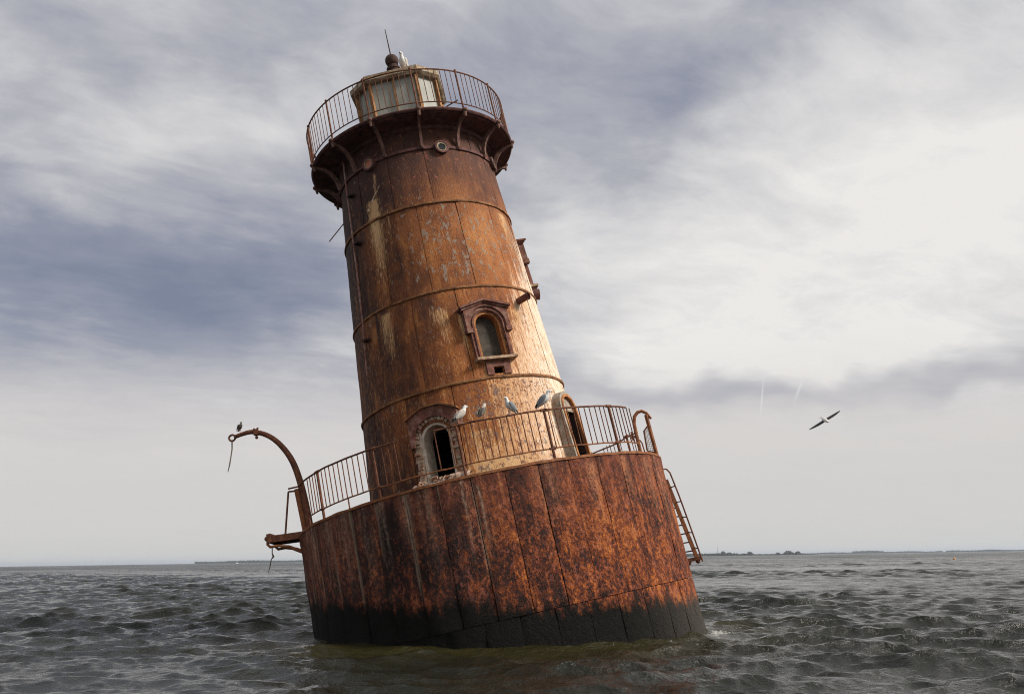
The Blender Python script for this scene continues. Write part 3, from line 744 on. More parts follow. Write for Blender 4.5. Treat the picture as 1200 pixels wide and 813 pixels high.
w1 = pediment_window('window', WIN, 0.30, 6.02, 6.86, 7.28, 7.46, 0.56, True)
mb = MB()
for x0, x1, z0, z1 in ((-0.30, -0.13, 5.60, 5.92), (0.13, 0.30, 5.60, 5.92), (-0.13, 0.13, 5.79, 5.92)):
    prism(mb, [(x0, z0), (x0, z1), (x1, z1), (x1, z0)], WIN+0.3, -0.1, 0.04)
mb.build('apron', M_MOULD, w1)
w2_ = pediment_window('window', SIDE, 0.30, 8.45, 9.25, 9.68, 9.86, 0.56, True)
mb = MB(); mb.tube([surf(SIDE-4, -0.25, -0.02, 8.18), surf(SIDE-4, -0.25, 0.16, 8.16)], 0.15, 14); mb.build('vent_cap', M_GAL, LH)

# --- left doorway: gable head, crumbling brick lining, plaster arch
mb = MB(); frame(mb, arch(0.44, 3.12, 4.42, 16), arch(0.30, 3.12, 4.42, 16), DOOR, -0.62, -0.03)
D1 = mb.build('doorway', M_PLASTER, LH)
mb = MB(); n = 14; hw = 0.60
inn = arch(0.50, 4.3, 4.42, n)[1:-1]; out = []
for k in range(n+1):
    x = -hw*math.cos(math.pi*k/n); out.append((x, 4.98+0.19*max(0.0, min(1.0, (0.62-abs(x))/0.42))))
out[0] = (-hw, 4.30); out[1] = (-hw, 4.95); out[-2] = (hw, 4.95); out[-1] = (hw, 4.55); inn[0] = (-0.49, 4.30); inn[-1] = (0.49, 4.55)
frame(mb, out, inn, DOOR, -0.10, 0.07); mb.build('hood_mould', M_MOULD, D1)
mb = MB(); frame(mb, [(-0.64, 4.99), (-0.20, 5.19), (0.20, 5.19), (0.64, 4.99)], [(-0.64, 4.95), (-0.20, 5.15), (0.20, 5.15), (0.64, 4.95)], DOOR, -0.1, 0.13); mb.build('hood_cap', M_BAND, D1)
mb = MB(); rnd = random.Random(5)
path = []
for z in np.arange(3.30, 4.42, 0.085): path.append((-0.47, z, 0))
for k in range(17): t = math.pi*k/16; path.append((-0.47*math.cos(t), 4.44+0.46*math.sin(t), t))
for z in np.arange(4.36, 3.30, -0.085): path.append((0.47, z, 0))
for x, z, t in path:
    o1 = rnd.uniform(0.0, 0.055); w_, h_ = rnd.uniform(0.05, 0.085), rnd.uniform(0.032, 0.043); jx = rnd.uniform(-0.015, 0.015)
    ang = math.pi/2-t if t else 0.0
    c_, s_ = math.cos(ang), math.sin(ang)
    if t: pts = [(-w_/1.2, -h_), (-w_/1.2, h_), (w_/1.2, h_), (w_/1.2, -h_)]; ang2 = math.atan2(math.sin(t), -math.cos(t)); c_, s_ = math.cos(ang2), math.sin(ang2)
    else: pts = [(-w_, -h_), (-w_, h_), (w_, h_), (w_, -h_)]
    prism(mb, [(x+jx+px*c_-pz*s_, z+px*s_+pz*c_) for px, pz in pts], DOOR, -0.14, o1)
tag(mb.build('brick_lining', M_BRICK, D1, smooth=0), kind='stuff')
mb = MB(); rnd = random.Random(9); n = 40; rows = []
hh = [3.44+0.05*mnoise.noise(Vector((k*0.35, 2, 0)))+0.035*mnoise.noise(Vector((k*1.1, 7, 0)))+0.05*math.exp(-((k-30)/9)**2) for k in range(n+1)]
ee = [0.20+0.07*mnoise.noise(Vector((k*0.4, 5, 3)))+0.03*mnoise.noise(Vector((k*1.3, 1, 3))) for k in range(n+1)]
xx = [-0.66+1.36*k/n for k in range(n+1)]
for dz_, do_ in ((-0.4, 0.02), (-0.16, 0.03), (-0.05, 0.0), (0.0, -0.06), (0.03, -0.16), (0.04, -0.36)):
    rows.append([surf(DOOR, xx[k], ee[k]+do_+0.015*rnd.uniform(-1, 1), hh[k]+dz_+0.012*rnd.uniform(-1, 1)) for k in range(n+1)])
mb.quadgrid(rows)
for k in range(14):
    x = rnd.uniform(-0.6, 0.66); q = surf(DOOR, x, rnd.uniform(0.0, 0.2), 3.47+rnd.uniform(-0.02, 0.03)); r_ = rnd.uniform(0.02, 0.05)
    mb.box(q, (r_*2.2, r_*1.8, r_*1.2), Matrix.Rotation(rnd.uniform(0, 3), 3, 'Z') @ Matrix.Rotation(rnd.uniform(-0.5, 0.5), 3, 'X'))
tag(mb.build('rubble_threshold', M_BLEACH, D1, smooth=50), kind='stuff')

# --- right doorway with its round-headed iron hood
mb = MB(); frame(mb, arch(0.46, 3.1, 4.66, 16), arch(0.37, 3.1, 4.66, 16), DOOR2, -0.16, 0.20)
D2 = mb.build('doorway', M_ZINC, LH)
mb = MB(); frame(mb, arch(0.385, 3.1, 4.66, 16), arch(0.32, 3.1, 4.66, 16), DOOR2, 0.15, 0.225); mb.build('inner_frame', M_ORANGE, D2)
mb = MB(); frame(mb, arch(0.365, 3.1, 4.66, 16), arch(0.33, 3.1, 4.66, 16), DOOR2, -0.55, 0.149); mb.build('jamb', M_DARK, D2)
mb = MB(); prism(mb, [(-0.36+0.72*0.5*(1-math.cos(math.pi*k/12)), 4.62+0.36*math.sin(math.pi*k/12)) for k in range(13)], DOOR2, 0.10, 0.14); mb.build('tympanum', M_ZINC, D2)
mb = MB(); mb.tube([surf(DOOR2, -0.10, 0.06, 3.1), surf(DOOR2, -0.09, 0.07, 4.66)], 0.022, 6); mb.build('broken_bar', M_RAIL, D2)

# --- portholes at the top ring
for i, a in enumerate(ports):
    a = a if a < 180 else a-360
    mb = MB(); n = 24
    circ = lambda r: [(r*math.cos(2*math.pi*k/n), 11.86+r*math.sin(2*math.pi*k/n)) for k in range(n)]
    frame(mb, circ(0.185), circ(0.135), a, -0.05, 0.11, closed=True)
    po = mb.build('porthole', M_GAL, LH)
    mb = MB(); frame(mb, circ(0.145), circ(0.100), a, -0.05, 0.095, closed=True); mb.build('inner_ring', M_WOOD, po)
    mb = MB(); prism(mb, circ(0.115), a, 0.02, 0.072); mb.build('glass', M_REDLEAD if i == 0 else M_PORT, po)

# --- small fittings on the tower
mb = MB(); mb.tube([surf(-40.6, 0, -0.05, 7.52), surf(-40.6, 0.02, 0.34, 7.55)], 0.085, 14, caps=False); mb.tube([surf(-40.6, 0.0, 0.30, 7.545), surf(-40.6, 0.02, 0.345, 7.55)], 0.10, 14, caps=False)
mb.build('drain_spout', M_MOULD, LH)
mb = MB(); mb.tube([P(a, Rt(z)+0.055, z) for a, z in ((-146.3, 12.5), (-145.6, 11.6), (-144.4, 10.4), (-143.7, 9.2), (-143.3, 8.0), (-144.2, 7.2), (-145.0, 6.5))], 0.022, 7)
CD = mb.build('conduit', M_PIPE, LH)
for a, z in ((-139.8, 11.33), (-138.2, 9.93), (-141.0, 7.35)):
    mb = MB(); q = P(a, Rt(z)+0.06, z); mb.box(q, (0.16, 0.18, 0.05), Matrix.Rotation(R(a), 3, 'Z')); mb.build('clip', M_DARK, CD)
mb = MB(); mb.tube([P(-172, Rt(11.2)-0.05, 11.2), on_plane(386, 283, -0.6)], 0.014, 6); mb.build('bent_rod', M_RAIL, LH)
mb = MB(); mb.tube([P(-114.5, Rt(11.2)+0.02, 11.16), P(-119.5, Rt(10.9)+0.05, 10.9), P(-125.5, Rt(10.6)+0.05, 10.62)], 0.011, 6); mb.ball(P(-125.5, Rt(10.6)+0.05, 10.6), 0.04); mb.build('dangling_wire', M_SILL, LH)

# --- gallery
ZG = 12.66
mb = MB(); mb.lathe([(2.0, 12.54), (2.70, 12.56), (2.70, 12.585), (2.77, 12.585), (2.80, 12.61), (2.81, 12.635), (2.80, 12.66), (2.76, 12.675), (0.0, 12.675)], 112)
GA = mb.build('gallery', M_GAL, LH)
mb = MB(); mb.lathe([(Rt(12.4)-0.02, 12.44), (Rt(12.4)+0.06, 12.46), (Rt(12.5)+0.08, 12.55), (Rt(12.5)-0.02, 12.55)], 96); mb.build('cornice', M_GAL, GA)
NB = 14; BOFF = -80.9
mb = MB(); path = []
for k in range(11):
    t = math.pi/2*k/10; path.append((Rt(11.92)+0.06+0.60*(1-math.cos(t)), 11.90+0.66*math.sin(t)))
for i in range(10):
    (r0, z0), (r1, z1) = path[i], path[i+1]
    dv = Vector((r1-r0, 0, z1-z0)).normalized(); nn = Vector((dv.z, 0, -dv.x))
    w = 0.035; h = 0.05
    A = Vector((r0, 0, z0)); B = Vector((r1, 0, z1))
    mb.hexa([A-nn*h+Vector((0, -w, 0)), A+nn*h+Vector((0, -w, 0)), A+nn*h+Vector((0, w, 0)), A-nn*h+Vector((0, w, 0)), B-nn*h+Vector((0, -w, 0)), B+nn*h+Vector((0, -w, 0)), B+nn*h+Vector((0, w, 0)), B-nn*h+Vector((0, w, 0))])
mb.ball((Rt(11.9)+0.05, 0, 11.90), 0.055, 10, 6); mb.ball((2.81, 0, 12.63), 0.075, 12, 7, (1, 1, 0.8)); mb.tube([(2.79, 0, 12.60), (2.78, 0, 12.45)], [0.05, 0.03], 8)
me_b = mb.mesh('bracket', M_BRK)
for k in range(NB): link('bracket', me_b, GA, R(BOFF+360/NB*k))


def ring_path(a0, a1, r, z, step=2.5, wob=0.0, seed=0):
    n = max(2, int(abs(a1-a0)/step)); out = []
    for k in range(n+1):
        a = a0+(a1-a0)*k/n
        out.append(P(a, r+wob*mnoise.noise(Vector((a*0.12, seed, 0))), z+wob*mnoise.noise(Vector((a*0.12, seed, 5)))))
    return out


mb = MB(); mb.tube(ring_path(0, 357, 2.755, 13.80, 3), 0.020, 7, closed=True); GR = mb.build('gallery_railing', M_RAIL, LH)
mb = MB(); mb.tube(ring_path(0, 357, 2.755, 12.83, 3), 0.015, 6, closed=True); mb.build('bottom_rail', M_RAIL, GR)
mb = MB(); mb.tube([(2.76, 0, 12.66), (2.755, 0, 13.86)], 0.024, 8); mb.ball((2.755, 0, 13.83), 0.034, 8, 6); me_p = mb.mesh('post', M_RAIL)
mb = MB(); mb.tube([(2.755, 0, 12.83), (2.755, 0, 13.80)], 0.0105, 5); me_s = mb.mesh('baluster', M_RAIL)
for k in range(NB):
    a = BOFF+360/NB*k; link('post', me_p, GR, R(a))
    for j in range(1, 8):
        if (k, j) in ((9, 3), (5, 6)): continue
        link('baluster', me_s, GR, R(a+360/NB*j/8+random.uniform(-0.25, 0.25)))

# --- lantern room
LROT = R(-4)


def oct_pts(W, fhalf, z):
    pts = [(-fhalf, -W), (fhalf, -W), (W, -fhalf), (W, fhalf), (fhalf, W), (-fhalf, W), (-W, fhalf), (-W, -fhalf)]
    c, s = math.cos(LROT), math.sin(LROT)
    return [Vector((x*c-y*s, x*s+y*c, z)) for x, y in pts]


mb = MB(); rows = [oct_pts(1.14, 0.66, 12.67), oct_pts(1.14, 0.66, 13.05), oct_pts(1.08, 0.63, 13.05), oct_pts(1.08, 0.63, 12.67)]
mb.quadgrid(rows, closed_u=True, closed_v=True); LR = mb.build('lantern_room', M_WOOD, LH)
lo, hi_ = oct_pts(1.11, 0.645, 13.05), oct_pts(1.11, 0.645, 14.72)
pl, ph_ = oct_pts(1.085, 0.63, 13.05), oct_pts(1.085, 0.63, 14.72)
pl2, ph2 = oct_pts(1.07, 0.62, 13.05), oct_pts(1.07, 0.62, 14.72)
for k in range(8):
    j = (k+1) % 8
    mb = MB(); mb.bar(lo[k], hi_[k], 0.085, 0.085, up=(lo[k].x, lo[k].y, 0)); mb.build('corner_post', M_LFRAME, LR)
    wide = k % 2 == 0
    cuts = [0, 0.5, 1] if wide else [0, 1]
    for t0, t1 in zip(cuts[:-1], cuts[1:]):
        mb = MB()
        L = lambda A, B, t: A.lerp(B, t)
        e = 0.012
        mb.hexa([L(pl[k], pl[j], t0+e), L(pl[k], pl[j], t1-e), L(pl2[k], pl2[j], t1-e), L(pl2[k], pl2[j], t0+e), L(ph_[k], ph_[j], t0+e), L(ph_[k], ph_[j], t1-e), L(ph2[k], ph2[j], t1-e), L(ph2[k], ph2[j], t0+e)])
        mb.build('pane', M_GLASS, LR, smooth=0)
    if wide:
        mb = MB(); mb.bar(lo[k].lerp(lo[j], 0.5), hi_[k].lerp(hi_[j], 0.5), 0.035, 0.045, up=(lo[k]+lo[j])); mb.build('glazing_bar', M_LFRAME, LR)
    mb = MB(); mb.bar(lo[k]+Vector((0, 0, 0.03)), lo[j]+Vector((0, 0, 0.03)), 0.10, 0.07); mb.build('bottom_frame', M_LFRAME, LR)
mb = MB(); rows = [oct_pts(1.02, 0.60, 14.70), oct_pts(1.20, 0.69, 14.70), oct_pts(1.26, 0.725, 14.76), oct_pts(1.26, 0.725, 14.90), oct_pts(1.22, 0.70, 14.91), oct_pts(0.9, 0.5, 14.91)]
mb.quadgrid(rows, closed_u=True); EV = mb.build('eave', M_WOOD, LR)
mb = MB(); rows = [oct_pts(1.23, 0.705, 14.90), oct_pts(0.46, 0.27, 15.42), oct_pts(0.05, 0.03, 15.45)]
mb.quadgrid(rows, closed_u=True); mb.f.append(tuple(range(16, 24))); RF = mb.build('roof', M_WOOD, LR, smooth=20)
mb = MB(); mb.lathe([(0.17, 15.42), (0.17, 15.72), (0.20, 15.74), (0.20, 15.80), (0.13, 15.83), (0.13, 15.90), (0.16, 15.92)], 20); mb.ball((0, 0, 16.06), 0.195, 20, 14); FB = mb.build('finial_ball', M_FINIAL, LR)
mb = MB(); mb.tube([(0, 0, 16.2), (-0.01, 0, 17.15)], [0.02, 0.012], 7); mb.build('lightning_rod', M_FINIAL, LR)
mb = MB(); mb.tube([P(-66, 2.2, 12.70), P(-60, 2.3, 13.0), P(-55, 2.6, 13.05)], 0.016, 6); mb.build('bent_wire', M_FINIAL, LR)

# --- deck railing: left run, gap at the door, right run, far right run
DRr, ZT, ZB = 4.38, 4.20, 3.37
mb = MB(); mb.tube([on_plane(338, 572.5, -0.9), on_plane(347, 570.5, -1.0)]+ring_path(-160, -110.2, DRr, ZT, 2, 0.02, 1), 0.021, 7); DR = mb.build('deck_railing', M_RAIL, LH)
mb = MB(); mb.tube(ring_path(-152, -99, DRr, ZB, 2, 0.02, 2)+[P(-98, DRr, ZB)], 0.016, 6); mb.build('bottom_rail', M_RAILO, DR)
mb = MB(); mb.tube(ring_path(-98.4, -33.8, DRr, ZT, 2, 0.02, 3), 0.021, 7); DR2 = mb.build('deck_railing', M_RAIL, LH)
mb = MB(); mb.tube(ring_path(-98, -31, DRr, ZB, 2, 0.02, 4), 0.016, 6)
mb.tube([P(-31, DRr, ZB), P(-29.5, DRr, ZB+0.08), P(-28, DRr, ZB+0.02), P(-27.5, DRr, ZB-0.22)], 0.016, 6); mb.build('bottom_rail', M_RAILO, DR2)
mb = MB(); mb.tube(ring_path(12, 78, DRr, ZT-0.05, 3, 0.04, 5), 0.021, 7); DR3 = mb.build('deck_railing', M_RAIL, LH)
mb = MB(); mb.tube(ring_path(12, 78, DRr, ZB, 3, 0.03, 6), 0.016, 6); mb.build('bottom_rail', M_RAIL, DR3)
mb = MB(); mb.tube([(DRr, 0, ZR-0.02), (DRr, 0, ZR+0.04)], 0.055, 10); mb.tube([(DRr, 0, ZR), (DRr, 0, ZT+0.02)], 0.032, 8)
mb.tube([(DRr, -0.08, ZT), (DRr, 0.08, ZT)], 0.034, 8); mb.tube([(DRr, -0.07, ZB), (DRr, 0.07, ZB)], 0.030, 8); me_dp = mb.mesh('post', M_RAIL)
mb = MB(); mb.tube([(DRr, 0, ZB), (DRr, 0.0, ZT)], 0.0125, 5); me_db = mb.mesh('baluster', M_RAIL)
mb = MB(); mb.tube([(DRr, 0, ZR), (DRr, 0.0, ZB)], 0.016, 5); me_st = mb.mesh('stub', M_RAIL)
for par, angs in ((DR, (-141.2, -117.2)), (DR2, (-92.2, -67.3, -43.4)), (DR3, (20, 44, 68))):
    for a in angs: link('post', me_dp, par, R(a))
link('stub', me_st, DR, R(-128.5)); link('stub', me_st, DR, R(-152))
for par, a0, a1 in ((DR, -149, -110.2), (DR2, -98.4, -31.5), (DR3, 13, 77)):
    n = int(round((a1-a0)/2.05)); dead = {DR2: (1,), DR: (), DR3: (4, 5, 12, 13, 20)}[par]
    for k in range(n+1):
        a = a0+(a1-a0)*k/n
        if any(abs(a-b) < 1.0 for b in (-141.2, -117.2, -92.2, -67.3, -43.4, 20, 44, 68)) or k in dead: continue
        o = link('baluster', me_db, par, R(a+random.uniform(-0.15, 0.15)))

# --- davit with rope on the left of the rim
YL = -0.9
dp = [on_plane(x, y, YL) for x, y in ((364, 622), (358, 590), (351, 562), (343, 541), (333, 526), (321, 514.5), (308, 508), (295, 506), (284, 508.5), (275, 512))]
cr = []
for i in range(len(dp)-1):                              # smooth the bend
    p0, p1, p2, p3 = dp[max(i-1, 0)], dp[i], dp[i+1], dp[min(i+2, len(dp)-1)]
    for k in range(5):
        t = k/5; cr.append(0.5*((2*p1)+(p2-p0)*t+(2*p0-5*p1+4*p2-p3)*t*t+(3*p1-p0-3*p2+p3)*t**3))
cr.append(dp[-1])
mb = MB(); nn = len(cr); mb.tube(cr, [0.088-0.042*(i/nn) for i in range(nn)], 12); DV = mb.build('davit', M_RAIL, LH)
eye_c = on_plane(272, 513, YL)
mb = MB(); mb.tube([eye_c+Vector((0.075*math.cos(t), 0, 0.075*math.sin(t))) for t in np.linspace(0, 2*math.pi, 15)[:-1]], 0.026, 7, closed=True); mb.build('eye', M_RAIL, DV)
mb = MB(); c = on_plane(300, 506.5, YL); mb.box(c, (0.10, 0.16, 0.14)); mb.ball(c+Vector((0, 0, -0.13)), 0.04, 8, 6); mb.ball(c+Vector((-0.04, 0, 0.09)), 0.028, 8, 5); mb.ball(c+Vector((0.05, 0, 0.09)), 0.028, 8, 5); mb.build('clamp', M_RAIL, DV)
mb = MB(); mb.tube([on_plane(x, y, YL) for x, y in ((272, 516), (272, 526), (270.5, 536), (269, 545), (267, 553))], [0.022, 0.018, 0.016, 0.018, 0.010], 6); mb.build('rope', M_ROPE, DV)

# --- landing stage on the left of the rim
mb = MB(); A, B = on_plane(323, 630, YL), on_plane(362, 624.5, YL)
mb.bar(A, B, 0.75, 0.045); PLT = mb.build('landing_stage', M_RAIL, LH)
for yy in (-0.36, 0.36):
    mb = MB(); o_ = Vector((0, yy, -0.06)); mb.bar(A+o_, B+o_, 0.05, 0.15); mb.build('beam', M_RAIL, PLT)
    o2 = Vector((0, yy, 0))
    mb = MB(); mb.tube([on_plane(x, y, YL)+o2 for x, y in ((318.5, 634), (318.5, 639), (321.5, 642), (330, 640.5), (343, 641.5), (352, 645), (361, 648))], [0.03, 0.035, 0.035, 0.03, 0.038, 0.045, 0.05], 8); mb.build('brace', M_RAILO, PLT)
mb = MB(); c = on_plane(320.5, 632, YL); mb.box(c, (0.10, 0.85, 0.20)); mb.ball(c+Vector((-0.06, -0.36, 0)), 0.06, 8, 6); mb.build('end_plate', M_RAIL, PLT)
mb = MB(); mb.tube([on_plane(334.5, 626, YL), on_plane(338, 576, YL)], 0.024, 7); mb.tube([on_plane(338, 576, YL), on_plane(348, 575, YL)], 0.022, 7); mb.build('bent_stanchion', M_RAIL, PLT)
mb = MB(); mb.tube([on_plane(358, 624, YL), on_plane(347.5, 573, YL)], 0.062, 9); mb.build('stanchion', M_RAILO, PLT)
mb = MB(); mb.bar(on_plane(353, 595, YL), on_plane(357, 597, YL), 0.03, 0.03); mb.build('clip', M_RAIL, PLT)
mb = MB(); mb.bar(on_plane(359.5, 630, YL), on_plane(365.5, 660, YL), 0.3, 0.08, up=(1, 0, 0)); mb.build('wall_bracket', M_RAIL, PLT)
mb = MB(); mb.tube([on_plane(x, y, YL) for x, y in ((319, 641), (319, 648), (320.5, 652), (318, 655), (316.5, 663), (314.5, 671))], [0.016, 0.014, 0.03, 0.012, 0.014, 0.008], 6); mb.build('rope', M_ROPE, PLT)

# --- ladder on the right of the caisson and the boarding gate above it
YRt = -0.35
mb = MB(); pts = [on_plane(x, y, YRt-0.12) for x, y in ((773, 553), (777, 549.5), (781, 549.5), (785, 553.5), (788.5, 562), (796, 581), (804, 603), (813, 628), (823.5, 657.5))]
mb.tube(pts, 0.020, 7); LD = mb.build('ladder', M_RAIL, LH)
q0, q1 = on_plane(780.5, 562, YRt), on_plane(817, 654, YRt)
mb = MB(); mb.bar(q0, q1, 0.09, 0.06, up=(0, 1, 0)); mb.build('stringer', M_RAILO, LD)
t0, t1 = q0+Vector((-0.30, 0.10, 0)), q1+Vector((-0.26, 0.10, 0.02))
mb = MB(); mb.bar(t0, t1, 0.05, 0.05, up=(0, 1, 0)); mb.build('stringer', M_RAIL, LD)
s0, s1 = pts[4], pts[-1]
for k in range(9):
    t = (k+0.3)/9.2
    mb = MB(); mb.tube([t0.lerp(t1, t), q0.lerp(q1, t)], 0.016, 6); mb.build('rung', M_RAIL, LD)
for k in range(5):
    t = (k+0.4)/5.2; c = s0.lerp(s1, t)
    mb = MB(); mb.tube([q0.lerp(q1, min(1, t*0.98+0.03)), c], 0.014, 6); mb.build('cage_tie', M_RAIL, LD)
mb = MB(); c = on_plane(813, 655, YRt); mb.box(c, (0.34, 0.14, 0.08)); mb.ball(on_plane(807, 659, YRt), 0.07, 8, 6); mb.ball(on_plane(818, 657, YRt), 0.06, 8, 6); mb.build('foot_bracket', M_RAIL, LD)
YG = -0.9
gp = [on_plane(x, y, YG) for x, y in ((751, 531), (746, 510), (743, 496), (743.5, 488), (747, 483), (752, 481.5), (757.5, 484), (763, 490.5))]
mb = MB(); mb.tube(gp, [0.045, 0.045, 0.045, 0.045, 0.042, 0.04, 0.038, 0.03], 9); GT = mb.build('boarding_gate', M_RAILO, LH)
mb = MB(); mb.tube([on_plane(770, 534, YG), on_plane(757, 486, YG)], 0.048, 8); mb.build('post', M_RAILO, GT)
mb = MB()
ga, gb, gc, gd = on_plane(758.5, 528, YG+0.05), on_plane(754.5, 505, YG+0.05), on_plane(759, 499, YG+0.05), on_plane(767.5, 530, YG+0.05)
mb.tube([ga, gb, gc], 0.02, 6); mb.tube([ga, gd], 0.016, 6); mb.build('gate_frame', M_RAILO, GT)
mb = MB()
for k in range(1, 12):
    t = k/12; mb.tube([ga.lerp(gb, t), gd.lerp(gc, t)], 0.006, 4)
for k in range(1, 4):
    t = k/4; mb.tube([ga.lerp(gd, t), gb.lerp(gc, t)], 0.006, 4)
mb.build('mesh_panel', M_SILL, GT)
mb = MB(); mb.box(on_plane(742.5, 512, YG), (0.16, 0.05, 0.05)); mb.box(on_plane(741, 511, YG), (0.04, 0.05, 0.22)); mb.build('hinge', M_RAIL, GT)

# ------------------------------------------------------------------ gulls
def gull(base, facing, label, body, wing, head, bill, s=1.0, lean=0.0):
    """perched gull; base on its perch, facing = world heading of the bill in degrees"""
    root = empty('gull', Matrix.Translation(base) @ Matrix.Rotation(R(facing), 4, 'Z') @ Matrix.Rotation(lean, 4, 'Y') @ Matrix.Scale(s, 4))
    sec = [(-0.175, 0.030, 0.026, 0.006), (-0.140, 0.062, 0.036, 0.018), (-0.105, 0.100, 0.055, 0.042), (-0.065, 0.145, 0.074, 0.064), (-0.020, 0.195, 0.084, 0.078),
           (0.022, 0.240, 0.074, 0.074), (0.048, 0.280, 0.050, 0.054), (0.058, 0.312, 0.040, 0.042), (0.066, 0.342, 0.041, 0.041), (0.084, 0.366, 0.038, 0.036), (0.112, 0.366, 0.027, 0.026), (0.133, 0.356, 0.012, 0.012)]
    mb = MB(); rows = []
    for i, (x, z, ry, rn) in enumerate(sec):
        x0, z0 = sec[max(i-1, 0)][:2]; x1, z1 = sec[min(i+1, len(sec)-1)][:2]
        t = Vector((x1-x0, 0, z1-z0)).normalized(); nn = Vector((-t.z, 0, t.x))
        rows.append([Vector((x, 0, z))+nn*(rn*math.cos(2*math.pi*k/12))+Vector((0, ry*math.sin(2*math.pi*k/12), 0)) for k in range(12)])
    b = mb.quadgrid(rows, closed_u=True); mb.f.append(tuple(range(11, -1, -1))); mb.f.append(tuple(len(rows)*12-12+k for k in range(12)))
    me = mb.mesh('body', body, 60); me.materials.append(head)
    for p in me.polygons:
        if p.center.z > 0.285: p.material_index = 1
    link('body', me, root)
    for sg in (-1, 1):
        mb = MB(); rows = []
        for x, z, w, h in ((0.035, 0.262, 0.010, 0.012), (0.010, 0.245, 0.022, 0.048), (-0.040, 0.200, 0.026, 0.062), (-0.095, 0.145, 0.024, 0.052), (-0.150, 0.085, 0.018, 0.030), (-0.205, 0.015, 0.006, 0.010)):
            yy = sg*(0.074*math.sqrt(max(0.06, 1-((x+0.03)/0.21)**2))+0.004)
            rows.append([Vector((x-h*0.5*math.sin(2*math.pi*k/10), yy+w*0.6*math.cos(2*math.pi*k/10), z+0.010+h*0.8*math.sin(2*math.pi*k/10))) for k in range(10)])
        mb.quadgrid(rows, closed_u=True); mb.f.append(tuple(range(10))); mb.f.append(tuple(50+k for k in range(10)))
        me = mb.mesh('wing', wing, 60); me.materials.append(M_GBLACK)
        for p in me.polygons:
            if p.center.x < -0.155: p.material_index = 1
        link('wing', me, root)
        mb = MB(); mb.tube([(-0.02, sg*0.035, 0.14), (-0.002, sg*0.034, 0.07), (-0.01, sg*0.034, 0.008)], [0.012, 0.007, 0.007], 6)
        for t in (-0.4, 0, 0.4): mb.tube([(0.0, sg*0.034, 0.008), (0.045*math.cos(t), sg*0.034+0.045*math.sin(t), 0.003)], [0.007, 0.004], 5)
        mb.build('leg', M_LEG, root)
        mb = MB(); mb.ball((0.104, sg*0.030, 0.371), 0.0065, 8, 6); mb.build('eye', M_GBLACK, root)
    mb = MB(); rows = []
    for x, z, w in ((0.125, 0.358, 0.012), (0.150, 0.354, 0.010), (0.170, 0.349, 0.007), (0.178, 0.340, 0.002)):
        rows.append([Vector((x, w*0.8*math.cos(2*math.pi*k/8), z+w*1.15*math.sin(2*math.pi*k/8))) for k in range(8)])
    mb.quadgrid(rows, closed_u=True); mb.f.append(tuple(24+k for k in range(8))); mb.build('bill', bill, root)
    tag(root, label, 'gull', 'gulls')
    return root


def rail_pt(px):
    a = ring_angle(px, DRr, ZT)
    return ML @ P(a, DRr, ZT+0.018)


gull(rail_pt(541), 25, 'pale gull with mottled grey belly on the railing in front of the left doorway', M_GPALE, M_GPALE, M_GWHITE, M_DBILL, 0.98)
gull(rail_pt(566), 60, 'small brown-backed young gull, second from the doorway on the railing', M_GBROWN, M_GBROWN, M_GPALE, M_DBILL, 0.86)
gull(rail_pt(597), 205, 'white gull with grey wings facing left on the deck railing', M_GWHITE, M_GGREY, M_GWHITE, M_BILL, 0.92)
gull(rail_pt(639), -15, 'white gull with grey wings facing right beside the arched iron door hood', M_GWHITE, M_GGREY, M_GWHITE, M_BILL, 1.04)
gull(ML @ Vector((0.25, -0.40, 15.42)), -112, 'cream white gull on the lantern roof beside the finial ball', M_GWHITE, M_GPALE, M_GWHITE, M_DBILL, 1.28)
gull(ML @ (on_plane(281, 505.8, YL)+Vector((0, 0, 0.0))), -50, 'dark brown gull perched on the tip of the curved davit', M_GBROWN, M_GBROWN, M_GPALE, M_DBILL, 0.62)

